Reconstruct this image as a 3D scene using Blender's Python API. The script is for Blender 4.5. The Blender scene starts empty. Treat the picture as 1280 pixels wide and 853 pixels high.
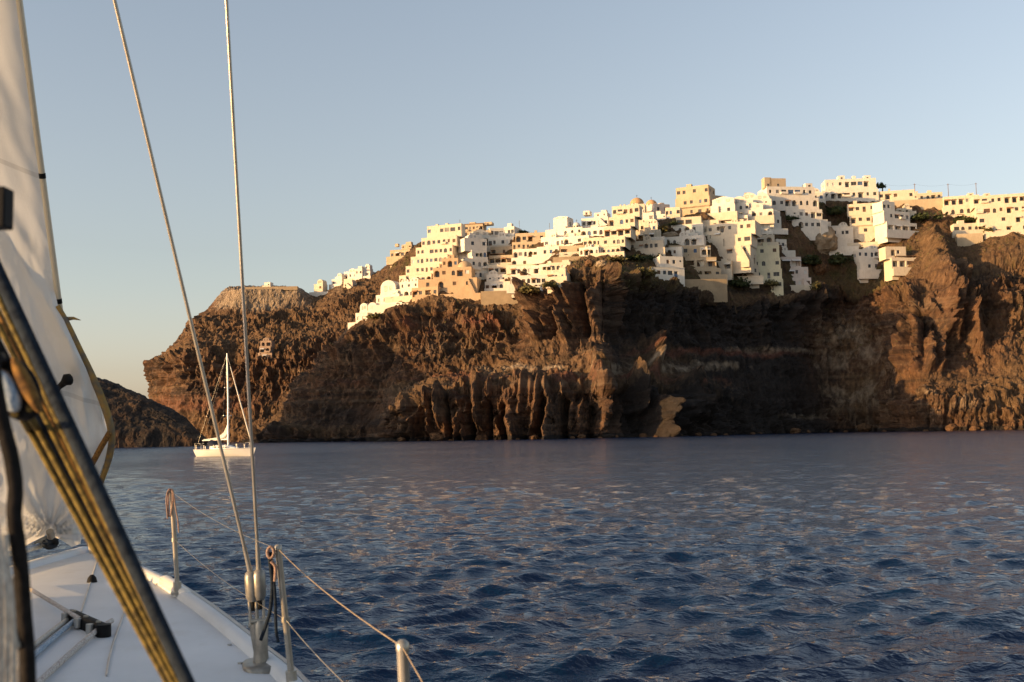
import bpy, bmesh, math, random
import numpy as np
from mathutils import Vector, Matrix
from mathutils.bvhtree import BVHTree
from mathutils import noise as mnoise

random.seed(7)
RNG = np.random.default_rng(7)
scene = bpy.context.scene
COL = scene.collection

# ------------------------------------------------------------------ camera
F = 1372.0                       # focal length in pixels of a 1280 x 853 frame
CAM = Vector((0.0, 0.0, 2.5))
PITCH, ROLL = math.radians(4.77), -0.018
cam_data = bpy.data.cameras.new("camera")
cam = bpy.data.objects.new("camera", cam_data)
COL.objects.link(cam)
RM = Matrix.Rotation(math.pi / 2 + PITCH, 4, 'X') @ Matrix.Rotation(ROLL, 4, 'Z')
cam.matrix_world = Matrix.Translation(CAM) @ RM
cam_data.sensor_width = 36.0
cam_data.lens = 36.0 * F / 1280.0
cam_data.clip_start = 0.05
cam_data.clip_end = 60000.0
cam_data.dof.use_dof = True
cam_data.dof.focus_distance = 300.0
cam_data.dof.aperture_fstop = 9.0
scene.camera = cam

# ------------------------------------------------------------------ sky, sun, exposure
SUN_EL = math.radians(6.5)
SUN_DIR = Vector((-0.92 * math.cos(SUN_EL), -0.39 * math.cos(SUN_EL), math.sin(SUN_EL))).normalized()
world = bpy.data.worlds.new("World")
scene.world = world
world.use_nodes = True
wn = world.node_tree
wn.nodes.clear()
sky = wn.nodes.new('ShaderNodeTexSky')
sky.sky_type = 'NISHITA'
sky.sun_disc = False
sky.sun_elevation = SUN_EL
sky.sun_rotation = math.atan2(SUN_DIR.x, SUN_DIR.y)
sky.air_density = 1.0
sky.dust_density = 1.6
sky.ozone_density = 1.3
bg = wn.nodes.new('ShaderNodeBackground')
bg.inputs['Strength'].default_value = 0.15
wo = wn.nodes.new('ShaderNodeOutputWorld')
hs = wn.nodes.new('ShaderNodeHueSaturation')
hs.inputs['Saturation'].default_value = 0.52
hs.inputs['Hue'].default_value = 0.505
wn.links.new(sky.outputs[0], hs.inputs['Color'])
# the dusk glow: warm at the horizon, bluer overhead
tcw = wn.nodes.new('ShaderNodeTexCoord'); sep = wn.nodes.new('ShaderNodeSeparateXYZ'); rmp = wn.nodes.new('ShaderNodeValToRGB')
wn.links.new(tcw.outputs['Generated'], sep.inputs[0]); wn.links.new(sep.outputs[2], rmp.inputs[0])
e = rmp.color_ramp.elements
e[0].position = 0.0; e[0].color = (1.16, 0.985, 0.97, 1); e[1].position = 0.42; e[1].color = (0.97, 1.02, 1.09, 1)
e2 = e.new(0.13); e2.color = (1.02, 0.995, 0.995, 1)
mul = wn.nodes.new('ShaderNodeMix'); mul.data_type = 'RGBA'; mul.blend_type = 'MULTIPLY'; mul.inputs[0].default_value = 1.0
wn.links.new(hs.outputs[0], mul.inputs[6]); wn.links.new(rmp.outputs[0], mul.inputs[7])
wn.links.new(mul.outputs[2], bg.inputs[0])
wn.links.new(bg.outputs[0], wo.inputs[0])

sun_data = bpy.data.lights.new("sun", 'SUN')
sun_data.energy = 4.2
sun_data.angle = math.radians(0.5)
sun_data.color = (1.0, 0.60, 0.235)
sun = bpy.data.objects.new("sun", sun_data)
COL.objects.link(sun)
sun.rotation_euler = SUN_DIR.to_track_quat('Z', 'Y').to_euler()

scene.view_settings.view_transform = 'Standard'
scene.view_settings.look = 'None'
scene.view_settings.gamma = 1.0
scene.view_settings.exposure = 0.95

# ------------------------------------------------------------------ helpers
RN = np.array(RM.to_3x3())
def P(px, py, Y):
    """world point seen at pixel px, py of the 1280 x 853 frame at depth Y (metres along +Y)"""
    d = RM.to_3x3() @ Vector(((px - 640) / F, (426.5 - py) / F, -1.0))
    return CAM + d * (Y / d.y)
def ray(px, py):
    return (RM.to_3x3() @ Vector(((px - 640) / F, (426.5 - py) / F, -1.0))).normalized()
def Pn(px, py, Y):
    px, py, Y = (np.asarray(a, dtype=float) for a in (px, py, Y))
    l = np.stack([(px - 640) / F, (426.5 - py) / F, -np.ones_like(px)], -1)
    d = l @ RN.T
    return np.array(CAM) + d * (Y / d[..., 1])[..., None]
def py_at(px, Y, z):
    """pixel row at which height z is seen at column px, depth Y"""
    lo, hi = -2000.0, 3000.0
    for _ in range(60):
        m = (lo + hi) / 2
        if P(px, m, Y).z > z: lo = m
        else: hi = m
    return (lo + hi) / 2

def tag(o, label=None, cat=None, group=None, kind=None):
    if label: o['label'] = label
    if cat: o['category'] = cat
    if group: o['group'] = group
    if kind: o['kind'] = kind
    return o
def empty(name, loc=(0, 0, 0), rz=0.0):
    o = bpy.data.objects.new(name, None)
    o.empty_display_size = 0.3
    o.location = loc
    o.rotation_euler = (0, 0, rz)
    COL.objects.link(o)
    return o
def link(name, me, parent=None, loc=None, rot=None):
    o = bpy.data.objects.new(name, me)
    COL.objects.link(o)
    if parent is not None: o.parent = parent
    if loc is not None: o.location = loc
    if rot is not None: o.rotation_euler = rot
    return o
def grid_mesh(name, V, smooth=False, flip=False):
    """V: (rows, cols, 3) array of points -> quad mesh"""
    r, c = V.shape[:2]
    me = bpy.data.meshes.new(name)
    me.vertices.add(r * c)
    me.vertices.foreach_set('co', V.reshape(-1).astype(np.float32))
    i = np.arange(r * c).reshape(r, c)
    q = np.stack([i[:-1, :-1], i[:-1, 1:], i[1:, 1:], i[1:, :-1]], -1).reshape(-1, 4)
    if flip: q = q[:, ::-1]
    n = len(q)
    me.loops.add(n * 4)
    me.loops.foreach_set('vertex_index', q.reshape(-1).astype(np.int32))
    me.polygons.add(n)
    me.polygons.foreach_set('loop_start', (np.arange(n) * 4).astype(np.int32))
    me.polygons.foreach_set('loop_total', np.full(n, 4, np.int32))
    me.update(calc_edges=True)
    me.polygons.foreach_set('use_smooth', np.full(n, smooth))
    return me
def attr(me, name, vals):
    a = me.attributes.new(name, 'FLOAT', 'POINT')
    a.data.foreach_set('value', np.asarray(vals, dtype=np.float32).reshape(-1))

# vectorised gradient noise
_G = np.array([[1,1,0],[-1,1,0],[1,-1,0],[-1,-1,0],[1,0,1],[-1,0,1],[1,0,-1],[-1,0,-1],[0,1,1],[0,-1,1],[0,1,-1],[0,-1,-1]], dtype=float)
_PERM = np.random.default_rng(3).permutation(512)
def _h(i, j, k):
    return _PERM[(_PERM[(_PERM[i & 511] + j) & 511] + k) & 511]
def pn(x, y, z):
    xi, yi, zi = (np.floor(a).astype(np.int64) for a in (x, y, z))
    xf, yf, zf = x - xi, y - yi, z - zi
    u, v, w = (t * t * t * (t * (t * 6 - 15) + 10) for t in (xf, yf, zf))
    def g(a, b, c):
        gr = _G[_h(xi + a, yi + b, zi + c) % 12]
        return gr[..., 0] * (xf - a) + gr[..., 1] * (yf - b) + gr[..., 2] * (zf - c)
    def lp(a, b, t): return a + t * (b - a)
    return lp(lp(lp(g(0,0,0), g(1,0,0), u), lp(g(0,1,0), g(1,1,0), u), v),
              lp(lp(g(0,0,1), g(1,0,1), u), lp(g(0,1,1), g(1,1,1), u), v), w)
def fbm(x, y, z, o=4, lac=2.03, gain=0.5):
    s, a, t = 0, 1.0, 0
    for k in range(o):
        s = s + a * pn(x + 17.3 * k, y - 9.1 * k, z + 4.7 * k); t += a
        x, y, z, a = x * lac, y * lac, z * lac, a * gain
    return s / t
def ridged(x, y, z, o=3):
    s, a, t = 0, 1.0, 0
    for k in range(o):
        s = s + a * (1 - np.abs(pn(x + 7.3 * k, y + 3.1 * k, z)) * 2.2); t += a
        x, y, z, a = x * 2.1, y * 2.1, z * 2.1, a * 0.5
    return s / t
def worley(x, y, z):
    xi, yi, zi = (np.floor(a).astype(np.int64) for a in (x, y, z))
    f1 = np.full(x.shape, 9.0); f2 = np.full(x.shape, 9.0); cid = np.zeros(x.shape)
    for a in (-1, 0, 1):
        for b in (-1, 0, 1):
            for c in (-1, 0, 1):
                h = _h(xi + a, yi + b, zi + c)
                jx, jy, jz = (h * 0.618034) % 1, (h * 0.754878) % 1, (h * 0.569840) % 1
                d = np.sqrt((xi + a + jx - x) ** 2 + (yi + b + jy - y) ** 2 + (zi + c + jz - z) ** 2)
                n = d < f1
                f2 = np.where(n, f1, np.minimum(f2, d)); cid = np.where(n, (h * 0.3819) % 1, cid); f1 = np.where(n, d, f1)
    return f1, f2, cid
def pchip(x, y, xq):
    x = np.asarray(x, float); y = np.asarray(y, float)
    h = np.diff(x); d = np.diff(y) / h
    m = np.zeros_like(y)
    for i in range(1, len(x) - 1):
        if d[i - 1] * d[i] > 0:
            w1, w2 = 2 * h[i] + h[i - 1], h[i] + 2 * h[i - 1]
            m[i] = (w1 + w2) / (w1 / d[i - 1] + w2 / d[i])
    m[0], m[-1] = d[0], d[-1]
    k = np.clip(np.searchsorted(x, xq) - 1, 0, len(x) - 2)
    t = (xq - x[k]) / h[k]
    return ((1 + 2 * t) * (1 - t) ** 2 * y[k] + t * (1 - t) ** 2 * h[k] * m[k]
            + t * t * (3 - 2 * t) * y[k + 1] + t * t * (t - 1) * h[k] * m[k + 1])

# materials
class NT:
    def __init__(s, name):
        s.m = bpy.data.materials.new(name); s.m.use_nodes = True
        s.t = s.m.node_tree; s.t.nodes.clear()
        s.out = s.n('ShaderNodeOutputMaterial')
        s.b = s.n('ShaderNodeBsdfPrincipled'); s.l(s.b.outputs[0], s.out.inputs[0])
    def n(s, t, **k):
        o = s.t.nodes.new(t)
        for a, b in k.items(): setattr(o, a, b)
        return o
    def l(s, a, b): s.t.links.new(a, b)
    def noise(s, scale, detail=4, rough=0.55, coord='Object', vec=None, scl=None):
        nz = s.n('ShaderNodeTexNoise'); nz.inputs['Scale'].default_value = scale
        nz.inputs['Detail'].default_value = detail; nz.inputs['Roughness'].default_value = rough
        if vec is None:
            tc = s.n('ShaderNodeNewGeometry') if coord == 'World' else s.n('ShaderNodeTexCoord')
            vec = tc.outputs['Position'] if coord == 'World' else tc.outputs[coord]
        if scl:
            mp = s.n('ShaderNodeMapping'); mp.inputs['Scale'].default_value = scl
            s.l(vec, mp.inputs['Vector']); vec = mp.outputs[0]
        s.l(vec, nz.inputs['Vector'])
        return nz.outputs['Fac']
    def ramp(s, fac, stops):
        r = s.n('ShaderNodeValToRGB'); e = r.color_ramp.elements
        while len(e) < len(stops): e.new(0.5)
        for k, (p, c) in enumerate(stops): e[k].position = p; e[k].color = (*c, 1)
        s.l(fac, r.inputs[0]); return r.outputs[0]
    def maprange(s, v, a, b, c=0, d=1):
        r = s.n('ShaderNodeMapRange'); r.inputs[1].default_value = a; r.inputs[2].default_value = b
        r.inputs[3].default_value = c; r.inputs[4].default_value = d; s.l(v, r.inputs[0]); return r.outputs[0]
    def mix(s, f, a, b, mode='MIX'):
        m = s.n('ShaderNodeMix', data_type='RGBA', blend_type=mode)
        for sock, v in ((m.inputs[0], f), (m.inputs[6], a), (m.inputs[7], b)):
            if hasattr(v, 'links') or hasattr(v, 'is_linked'): s.l(v, sock)
            elif isinstance(v, (int, float)): sock.default_value = v
            else: sock.default_value = (*v, 1)
        return m.outputs[2]
    def math(s, op, a, b=0.0):
        m = s.n('ShaderNodeMath', operation=op)
        for sock, v in ((m.inputs[0], a), (m.inputs[1], b)):
            if isinstance(v, (int, float)): sock.default_value = v
            else: s.l(v, sock)
        return m.outputs[0]
    def attr(s, name):
        a = s.n('ShaderNodeAttribute'); a.attribute_name = name; return a.outputs['Fac']
    def bump(s, h, strength=0.5, dist=0.1):
        b = s.n('ShaderNodeBump'); b.inputs['Strength'].default_value = strength; b.inputs['Distance'].default_value = dist
        s.l(h, b.inputs['Height']); s.l(b.outputs[0], s.b.inputs['Normal']); return b
    def set(s, **k):
        for a, v in k.items():
            sock = s.b.inputs[a.replace('_', ' ')]
            if isinstance(v, (int, float)): sock.default_value = v
            elif isinstance(v, tuple): sock.default_value = (*v, 1) if len(v) == 3 else v
            else: s.l(v, sock)
        return s
def mat_plain(name, c, rough=0.6, var=0.12, scale=3.0, metal=0.0, bump=0.0, spec=0.3):
    t = NT(name)
    n = t.noise(scale, 5, 0.6)
    lo = tuple(x * (1 - var) for x in c); hi = tuple(min(1, x * (1 + var)) for x in c)
    t.set(Base_Color=t.ramp(n, [(0.3, lo), (0.7, hi)]), Roughness=rough, Metallic=metal, Specular_IOR_Level=spec)
    if bump: t.bump(t.noise(scale * 6, 4), 0.4, bump)
    return t.m
# ------------------------------------------------------------------ rock and soil
def rock_material():
    t = NT('volcanic_rock')
    n1 = t.noise(0.05, 6, 0.6, 'World')
    n2 = t.noise(0.45, 6, 0.65, 'World', scl=(1, 1, 0.6))
    n3 = t.noise(2.2, 5, 0.7, 'World')
    rock = t.ramp(n2, [(0.25, (0.018, 0.015, 0.014)), (0.48, (0.060, 0.039, 0.027)), (0.75, (0.225, 0.125, 0.068))])
    rock = t.mix(t.maprange(n1, 0.4, 0.65), rock, t.mix(0.6, rock, (0.14, 0.068, 0.036)))
    soil = t.ramp(n2, [(0.3, (0.065, 0.041, 0.023)), (0.55, (0.13, 0.08, 0.043)), (0.8, (0.23, 0.15, 0.085))])
    red = t.ramp(n2, [(0.3, (0.075, 0.032, 0.023)), (0.7, (0.17, 0.072, 0.046))])
    pale = t.ramp(n2, [(0.3, (0.17, 0.125, 0.085)), (0.7, (0.33, 0.26, 0.185))])
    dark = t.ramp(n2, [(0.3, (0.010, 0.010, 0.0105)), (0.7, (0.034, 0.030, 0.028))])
    green = t.ramp(n3, [(0.35, (0.035, 0.034, 0.014)), (0.7, (0.10, 0.085, 0.035))])
    def m(c, name, col, wob=0.35):
        f = t.math('ADD', t.attr(name), t.math('MULTIPLY', t.math('SUBTRACT', n2, 0.5), wob * 2.4))
        return t.mix(t.maprange(f, 0.22, 0.85, 0, .92), c, col)
    sep = t.n('ShaderNodeSeparateXYZ'); gg = t.n('ShaderNodeNewGeometry'); t.l(gg.outputs['Position'], sep.inputs[0])
    st = t.noise(0.42, 4, 0.6, vec=gg.outputs['Position'], scl=(0.035, 0.035, 1.0))
    rock = t.mix(t.maprange(st, 0.52, 0.68, 0, 0.6), rock, t.mix(0.5, rock, (0.26, 0.19, 0.125)))
    rock = t.mix(t.maprange(st, 0.34, 0.46, 0.7, 0), rock, (0.032, 0.024, 0.02))
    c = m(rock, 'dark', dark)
    c = m(c, 'soil', soil)
    c = m(c, 'green', green, 0.6)
    c = m(c, 'red', red)
    c = m(c, 'pale', pale)
    spk = t.maprange(n3, 0.62, 0.75, 0, 0.55)
    c = t.mix(spk, c, t.mix(0.5, c, (0.34, 0.26, 0.18)))
    t.set(Base_Color=c, Roughness=0.92, Specular_IOR_Level=0.15)
    t.bump(t.noise(1.3, 7, 0.7, 'World'), 0.9, 0.9)
    return t.m
M_ROCK = rock_material()

def bump_at(v, c, w):
    return np.exp(-((v - c) / w) ** 2)
def box_at(v, a, b, s):
    return 1 / (1 + np.exp(-(v - a) / s)) * 1 / (1 + np.exp((v - b) / s))

def landform(name, cols, crag, sub, step, amp=1.0, masks=None, back=120, spurs=()):
    """cols: columns of (px, py, Y) control points, py None = at the waterline; crag: relief weight of each row"""
    cols = [[(px, py_at(px, Y, -7) if py is None else py, Y) for px, py, Y in c] for c in cols]
    for c in cols:
        px, py, Y = c[-1]; c.append((px, py + 4, Y + back))
    crag = list(crag) + [0.2]
    A = np.array(cols, float)                                    # cols, rows, 3
    mid = A.shape[1] // 2
    dpx = np.hypot(np.diff(A[:, mid, 0]), 0.5 * np.diff(A[:, mid, 2]))
    s = np.concatenate([[0], np.cumsum(np.maximum(dpx, 4))])
    nc = int(s[-1] / step); sq = np.linspace(0, s[-1], nc)
    B = np.zeros((nc, A.shape[1], 3))
    for r in range(A.shape[1]):
        for k in range(3): B[:, r, k] = pchip(s, A[:, r, k], sq)
    rows, wts = [], []
    for r in range(A.shape[1] - 1):
        n = sub[r] if r < len(sub) else 8
        for i in range(n):
            f = i / n
            rows.append(B[:, r] * (1 - f) + B[:, r + 1] * f); wts.append(crag[r] * (1 - f) + crag[r + 1] * f)
    rows.append(B[:, -1]); wts.append(crag[-1])
    G = np.array(rows); W = np.array(wts)[:, None] * np.ones((1, nc))
    K = 3
    pad = np.concatenate([G[:1]] * K + [G] + [G[-1:]] * K, 0)     # soften the row creases
    G = sum(pad[i:i + len(G)] for i in range(2 * K + 1)) / (2 * K + 1)
    V = Pn(G[..., 0], G[..., 1], G[..., 2])
    du = np.gradient(V, axis=1); dv = np.gradient(V, axis=0)
    N = np.cross(du, dv); N /= np.linalg.norm(N, axis=-1, keepdims=True) + 1e-9
    sgn = np.where(N[..., 1] + -0.6 * N[..., 2] > 0, -1.0, 1.0)
    N *= sgn[..., None]
    x, y, z = V[..., 0], V[..., 1], V[..., 2]
    wx = fbm(x / 30, y / 30, z / 30, 3) * 9; wz = fbm(x / 26 + 9, y / 26, z / 26, 3) * 9
    rib = ridged((x + wx) / 11, (y + wx) / 11, (z + wz) / 110, 3)
    flute = ridged((x + wx * .35) / 4.6 + 5, (y + wx * .35) / 4.6, (z + wz * 2) / 46, 2)
    big = fbm(x / 46, y / 46, z / 30, 4)
    f1, f2, cid = worley((x + wx * .5) / 7.5, (y + wx * .5) / 7.5, (z + wz) / 15)
    g1, g2, gid = worley((x + wx * .3) / 2.3 + 31, (y + wz * .3) / 2.3, z / 3.6)
    fine = fbm(x / 2.6, y / 2.6, z / 3.4, 4, gain=0.6)
    ledge = fbm(x / 70, y / 70, z / 3.4 + big * 1.5, 3)
    run = ridged((x + wx * .4) / 7, (y + wx * .4) / 7, z / 70, 2)
    W2 = W ** 1.6
    D = (W2 * (9.0 * (rib - 0.5) + 3.0 * (flute - 0.5) + 2.6 * (cid - 0.5) + 3.8 * ledge)
         + big * 14.0 * np.clip(W, 0.12, 1) + (1 - W2) * 1.3 * (run - .5)
         + (0.2 + 0.8 * W) * (1.9 * (gid - 0.5) + 2.4 * fine + .9 * np.clip((g2 - g1) * 2, 0, .6)))
    D *= amp
    brk = fbm(x / 9, y / 9, z / 6.5, 3)
    for c, top, hw, amt, lean, bot in spurs:                           # rock spurs that stand out from the wall
        k = np.exp(-(np.abs(G[..., 0] - c - lean * (G[..., 1] - 545) + 2 * wx * .3) / hw) ** 2.4) / (1 + np.exp((top + 3 * wz - G[..., 1]) / 3))
        k = k / (1 + np.exp((G[..., 1] - bot - 3 * wz) / 3))
        D += amt * k * np.clip(0.72 + 0.5 * rib + 1.0 * brk, .3, 1.6)
    V = V + N * D[..., None]
    slope = N[..., 2]
    me = grid_mesh(name, V, False)
    me.materials.append(M_ROCK)
    mk = dict(soil=np.clip((np.abs(slope) - 0.35) * 2.0, 0, 1) * (1 - 0.5 * W), dark=np.zeros_like(W), red=np.zeros_like(W), pale=np.zeros_like(W), green=np.zeros_like(W))
    if masks: masks(G[..., 0], G[..., 1], V, mk, W)
    for k, v in mk.items(): attr(me, k, np.clip(v, 0, 1))
    o = link(name, me)
    tag(o, kind='structure')
    return o, V

# --- the village headland, its low promontory and the cliff to the right
T = [
 # each column: W, P, Bk, Cb, Ct, V1, V2, V3
 [(296,None,575),(318,541,575),(335,527,576),(350,515,578),(404,450,578),(442,405,572),(470,376,580),(488,332,590)],
 [(310,None,505),(328,543,508),(347,532,512),(362,518,515),(410,451,528),(444,405,527),(468,379,540),(492,327,560)],
 [(400,None,478),(400,545,480),(402,535,484),(405,518,488),(440,428,507),(456,403,512),(480,372,530),(500,320,553)],
 [(474,None,462),(474,541,465),(478,522,470),(480,493,476),(485,410,500),(488,391,507),(502,357,525),(515,311,548)],
 [(486,None,416),(484,522,419),(500,503,432),(500,490,470),(510,388,497),(512,380,504),(520,347,522),(525,302,545)],
 [(540,None,406),(530,496,409),(540,485,428),(540,482,462),(550,379,492),(550,372,500),(552,338,518),(552,299,540)],
 [(600,None,401),(597,490,404),(600,478,425),(600,474,455),(600,390,488),(600,376,498),(600,342,518),(600,297,538)],
 [(640,None,398),(640,487,401),(640,474,424),(643,455,446),(645,404,478),(645,384,492),(645,347,508),(645,294,532)],
 [(674,None,396),(672,485,399),(672,470,422),(665,435,438),(672,376,458),(670,368,476),(672,338,500),(672,292,527)],
 [(698,None,394),(698,484,398),(698,468,420),(694,430,434),(699,352,447),(698,346,462),(698,328,488),(698,289,523)],
 [(720,None,393),(720,484,396),(720,467,418),(720,425,430),(722,342,440),(722,337,452),(720,323,480),(720,286,520)],
 [(755,None,392),(755,484,396),(755,467,415),(757,420,425),(757,344,436),(757,339,450),(757,320,475),(757,280,515)],
 [(775,None,397),(775,486,403),(775,470,420),(778,420,440),(778,345,450),(778,340,460),(778,320,480),(778,272,515)],
 [(830,None,410),(830,490,417),(830,470,433),(830,430,453),(830,358,462),(830,353,474),(830,320,488),(830,270,518)],
 [(900,None,438),(900,505,448),(900,475,460),(900,442,470),(900,371,479),(900,366,492),(900,307,505),(900,260,530)],
 [(980,None,470),(980,515,477),(980,482,486),(980,442,492),(980,376,496),(980,370,509),(980,302,520),(980,250,540)],
 [(1050,None,494),(1050,520,502),(1050,480,512),(1050,440,516),(1050,364,524),(1050,352,534),(1050,297,542),(1050,250,556)],
 [(1100,None,486),(1100,512,495),(1100,475,504),(1100,425,509),(1100,362,516),(1100,352,528),(1100,302,536),(1100,248,555)],
 [(1126,None,462),(1122,508,470),(1122,470,480),(1120,430,486),(1125,374,497),(1130,350,512),(1130,302,530),(1130,250,552)],
 [(1160,None,448),(1158,505,455),(1158,470,466),(1158,435,472),(1160,385,484),(1160,342,500),(1165,302,525),(1165,253,550)],
 [(1210,None,442),(1210,508,450),(1210,475,464),(1210,440,474),(1210,385,490),(1210,330,508),(1210,302,524),(1210,255,548)],
 [(1280,None,430),(1280,510,440),(1280,470,458),(1280,420,474),(1280,350,492),(1280,305,506),(1280,294,515),(1280,256,545)],
 [(1380,None,420),(1380,510,430),(1380,470,450),(1380,420,468),(1380,350,488),(1380,300,506),(1380,285,520),(1380,254,545)],
 [(1520,None,400),(1520,510,410),(1520,470,430),(1520,420,450),(1520,350,472),(1520,300,492),(1520,285,510),(1520,252,535)],
]
def masks_main(px, py, V, m, W):
    # strata: a pale ash band over red scoria around the middle of the cliff, soil on the village slopes
    n = fbm(V[..., 0] / 22, V[..., 1] / 22, V[..., 2] / 12, 3)
    n2 = fbm(V[..., 0] / 9, V[..., 1] / 9, V[..., 2] / 7, 3)
    vill = box_at(py, 0, 352 + 14 * n + 0.0 * px, 5)
    m['soil'] = np.maximum(m['soil'], vill * 0.62 * (px > 500))
    m['green'] = np.clip(vill * (0.25 + 1.6 * n2), 0, 1) * (0.9 - .5 * (px > 1140)) + 0.5 * box_at(px, 760, 1120, 12) * box_at(py, 336, 366, 4)
    band = 463 - 0.012 * (px - 700) + 7 * n
    m['pale'] = np.maximum(m['pale'], box_at(px, 590, 930, 14) * bump_at(py, band, 6) * np.clip(0.62 + 1.5 * n2, 0, 1))
    m['red'] = np.maximum(m['red'], box_at(px, 590, 910, 14) * bump_at(py, band + 15, 8) * 0.8 * np.clip(0.6 + 1.6 * n2, 0, 1))
    m['red'] = np.maximum(m['red'], box_at(px, 480, 640, 14) * bump_at(py, 405 + 14 * n, 8) * np.clip(0.42 + 1.6 * n2, 0, 1))
    m['red'] = np.maximum(m['red'], box_at(px, 780, 1000, 14) * bump_at(py, 442 + 9 * n, 5) * .8 + .7 * box_at(px, 500, 700, 12) * bump_at(py, 476 + 6 * n, 4))
    m['red'] = np.maximum(m['red'], box_at(px, 400, 470, 10) * bump_at(py, 482 + 4 * n, 5) * 0.6)
    # pale scree fan and ledges in the shaded bay, tan fan on the far right
    fan = box_at(px, 1010 + (py - 400) * 0.3, 1110, 12) * box_at(py, 395, 535, 8)
    m['soil'] = np.maximum(m['soil'], fan * np.clip(0.6 + 1.2 * n, 0, 1))
    m['pale'] = np.maximum(m['pale'], 0.5 * box_at(px, 900, 1040, 10) * bump_at(py, 438 + 6 * n, 5) + 0.5 * box_at(px, 970, 1050, 10) * bump_at(py, 520, 5))
    m['pale'] = np.maximum(m['pale'], fan * np.clip(0.5 + 1.2 * n2, 0, .8))
    fan2 = box_at(px, 1225 + (520 - py) * 0.25, 1500, 8) * box_at(py, 380, 530, 8)
    m['soil'] = np.maximum(m['soil'], fan2 * np.clip(0.75 + 1.2 * n, 0, 1))
    m['pale'] = np.maximum(m['pale'], 0.55 * box_at(px, 1110, 1300, 8) * box_at(py, 485, 520, 8) * np.clip(0.45 + 2 * n2, 0, 1))
    m['dark'] = np.clip(0.9 * box_at(px, 760, 1050, 12) * box_at(py, 360, 560, 6) * (1 - .8 * fan) + 0.45 * box_at(px, 440, 660, 10) * box_at(py, 372, 480, 6) * (0.5 + n) + 0.9 * (V[..., 2] < 1.6 + n2) + 0.7 * box_at(px, 300, 478, 10) * box_at(py, 505 + 10 * n, 560, 5) * (1 - .9 * box_at(px, 380, 480, 14) * box_at(py, 532 - (px - 480) * .12, 560, 3)), 0, 1)  # shade of the bay and left foot painted in; waterline dark from wet
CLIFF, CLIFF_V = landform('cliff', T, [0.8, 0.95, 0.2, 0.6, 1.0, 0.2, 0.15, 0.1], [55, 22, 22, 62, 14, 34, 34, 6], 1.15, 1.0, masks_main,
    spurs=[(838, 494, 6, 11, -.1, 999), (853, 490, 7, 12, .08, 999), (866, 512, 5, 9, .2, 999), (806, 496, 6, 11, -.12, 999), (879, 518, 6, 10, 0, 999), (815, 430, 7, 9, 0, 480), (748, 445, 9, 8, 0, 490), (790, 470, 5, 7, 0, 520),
           (664, 362, 6, 6, -.05, 424), (684, 352, 6, 7, .04, 428), (704, 350, 6, 7, -.03, 424), (724, 350, 6, 7, .05, 420), (744, 352, 6, 7, 0, 416),
           (541, 499, 3, 4, .15, 999), (556, 493, 5, 4.5, .12, 530), (574, 490, 3, 5, -.08, 999), (583, 496, 2.6, 4, .2, 999), (603, 489, 4.5, 6, .14, 535), (622, 494, 3, 4.5, -.15, 999), (648, 491, 6, 6, .2, 999), (668, 510, 4, 4, -.1, 999), (693, 488, 5, 6.5, .16, 999), (726, 503, 4, 4, 0, 540), (700, 520, 7, 5, -.2, 999), (515, 520, 7, 5, .1, 999),
           (1128, 408, 6, 6, 0, 458), (1146, 408, 6, 6, 0, 460), (1164, 410, 6, 6, 0, 462), (1184, 410, 6, 6, .05, 462), (1215, 300, 12, 8, .2, 420), (1250, 330, 10, 8, .25, 440), (1160, 360, 9, 6, .1, 405),
           (674, 356, 2.6, -7, -.03, 418), (694, 356, 2.6, -8, .02, 424), (714, 350, 2.6, -7, 0, 420), (734, 350, 2.6, -8, .03, 416), (754, 352, 2.6, -6, 0, 416),
(565, 500, 2.4, -5, .1, 999), (592, 496, 3, -6, .1, 999), (613, 498, 2.4, -6, 0, 545), (634, 496, 3.4, -7, .1, 999), (681, 498, 5, -7, 0, 999), (710, 498, 4, -7, .1, 999), (740, 500, 5, -5, 0, 999)])

# --- the farther massif on the left with its flat tuff top
T2 = [
 [(230,None,800),(215,497,800),(210,455,800),(222,438,805),(246,410,810),(268,386,815),(286,362,820)],
 [(196,None,705),(193,496,700),(190,452,695),(207,440,704),(238,412,716),(262,387,730),(281,363,760)],
 [(240,None,640),(236,499,655),(234,449,663),(243,430,680),(258,404,700),(275,386,715),(288,359,735)],
 [(300,None,620),(300,501,645),(300,449,655),(300,424,675),(303,400,692),(303,384,706),(303,358,712)],
 [(340,None,600),(340,506,640),(340,452,653),(340,424,670),(340,400,692),(340,384,706),(340,357,712)],
 [(380,None,590),(380,502,640),(380,448,650),(380,420,667),(376,400,692),(372,385,706),(370,358,712)],
 [(405,None,585),(405,490,636),(405,440,648),(402,412,667),(398,396,692),(396,384,704),(393,369,720)],
 [(435,None,580),(435,480,630),(435,430,645),(432,400,665),(430,380,690),(428,366,704),(427,354,722)],
 [(470,None,575),(470,470,625),(470,420,640),(470,390,660),(470,368,685),(470,354,704),(470,341,722)],
 [(505,None,570),(505,460,620),(505,410,635),(505,375,655),(505,350,680),(505,334,700),(505,318,722)],
 [(570,None,570),(570,460,620),(570,410,635),(570,375,655),(570,350,680),(570,334,700),(570,322,722)],
]
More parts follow.
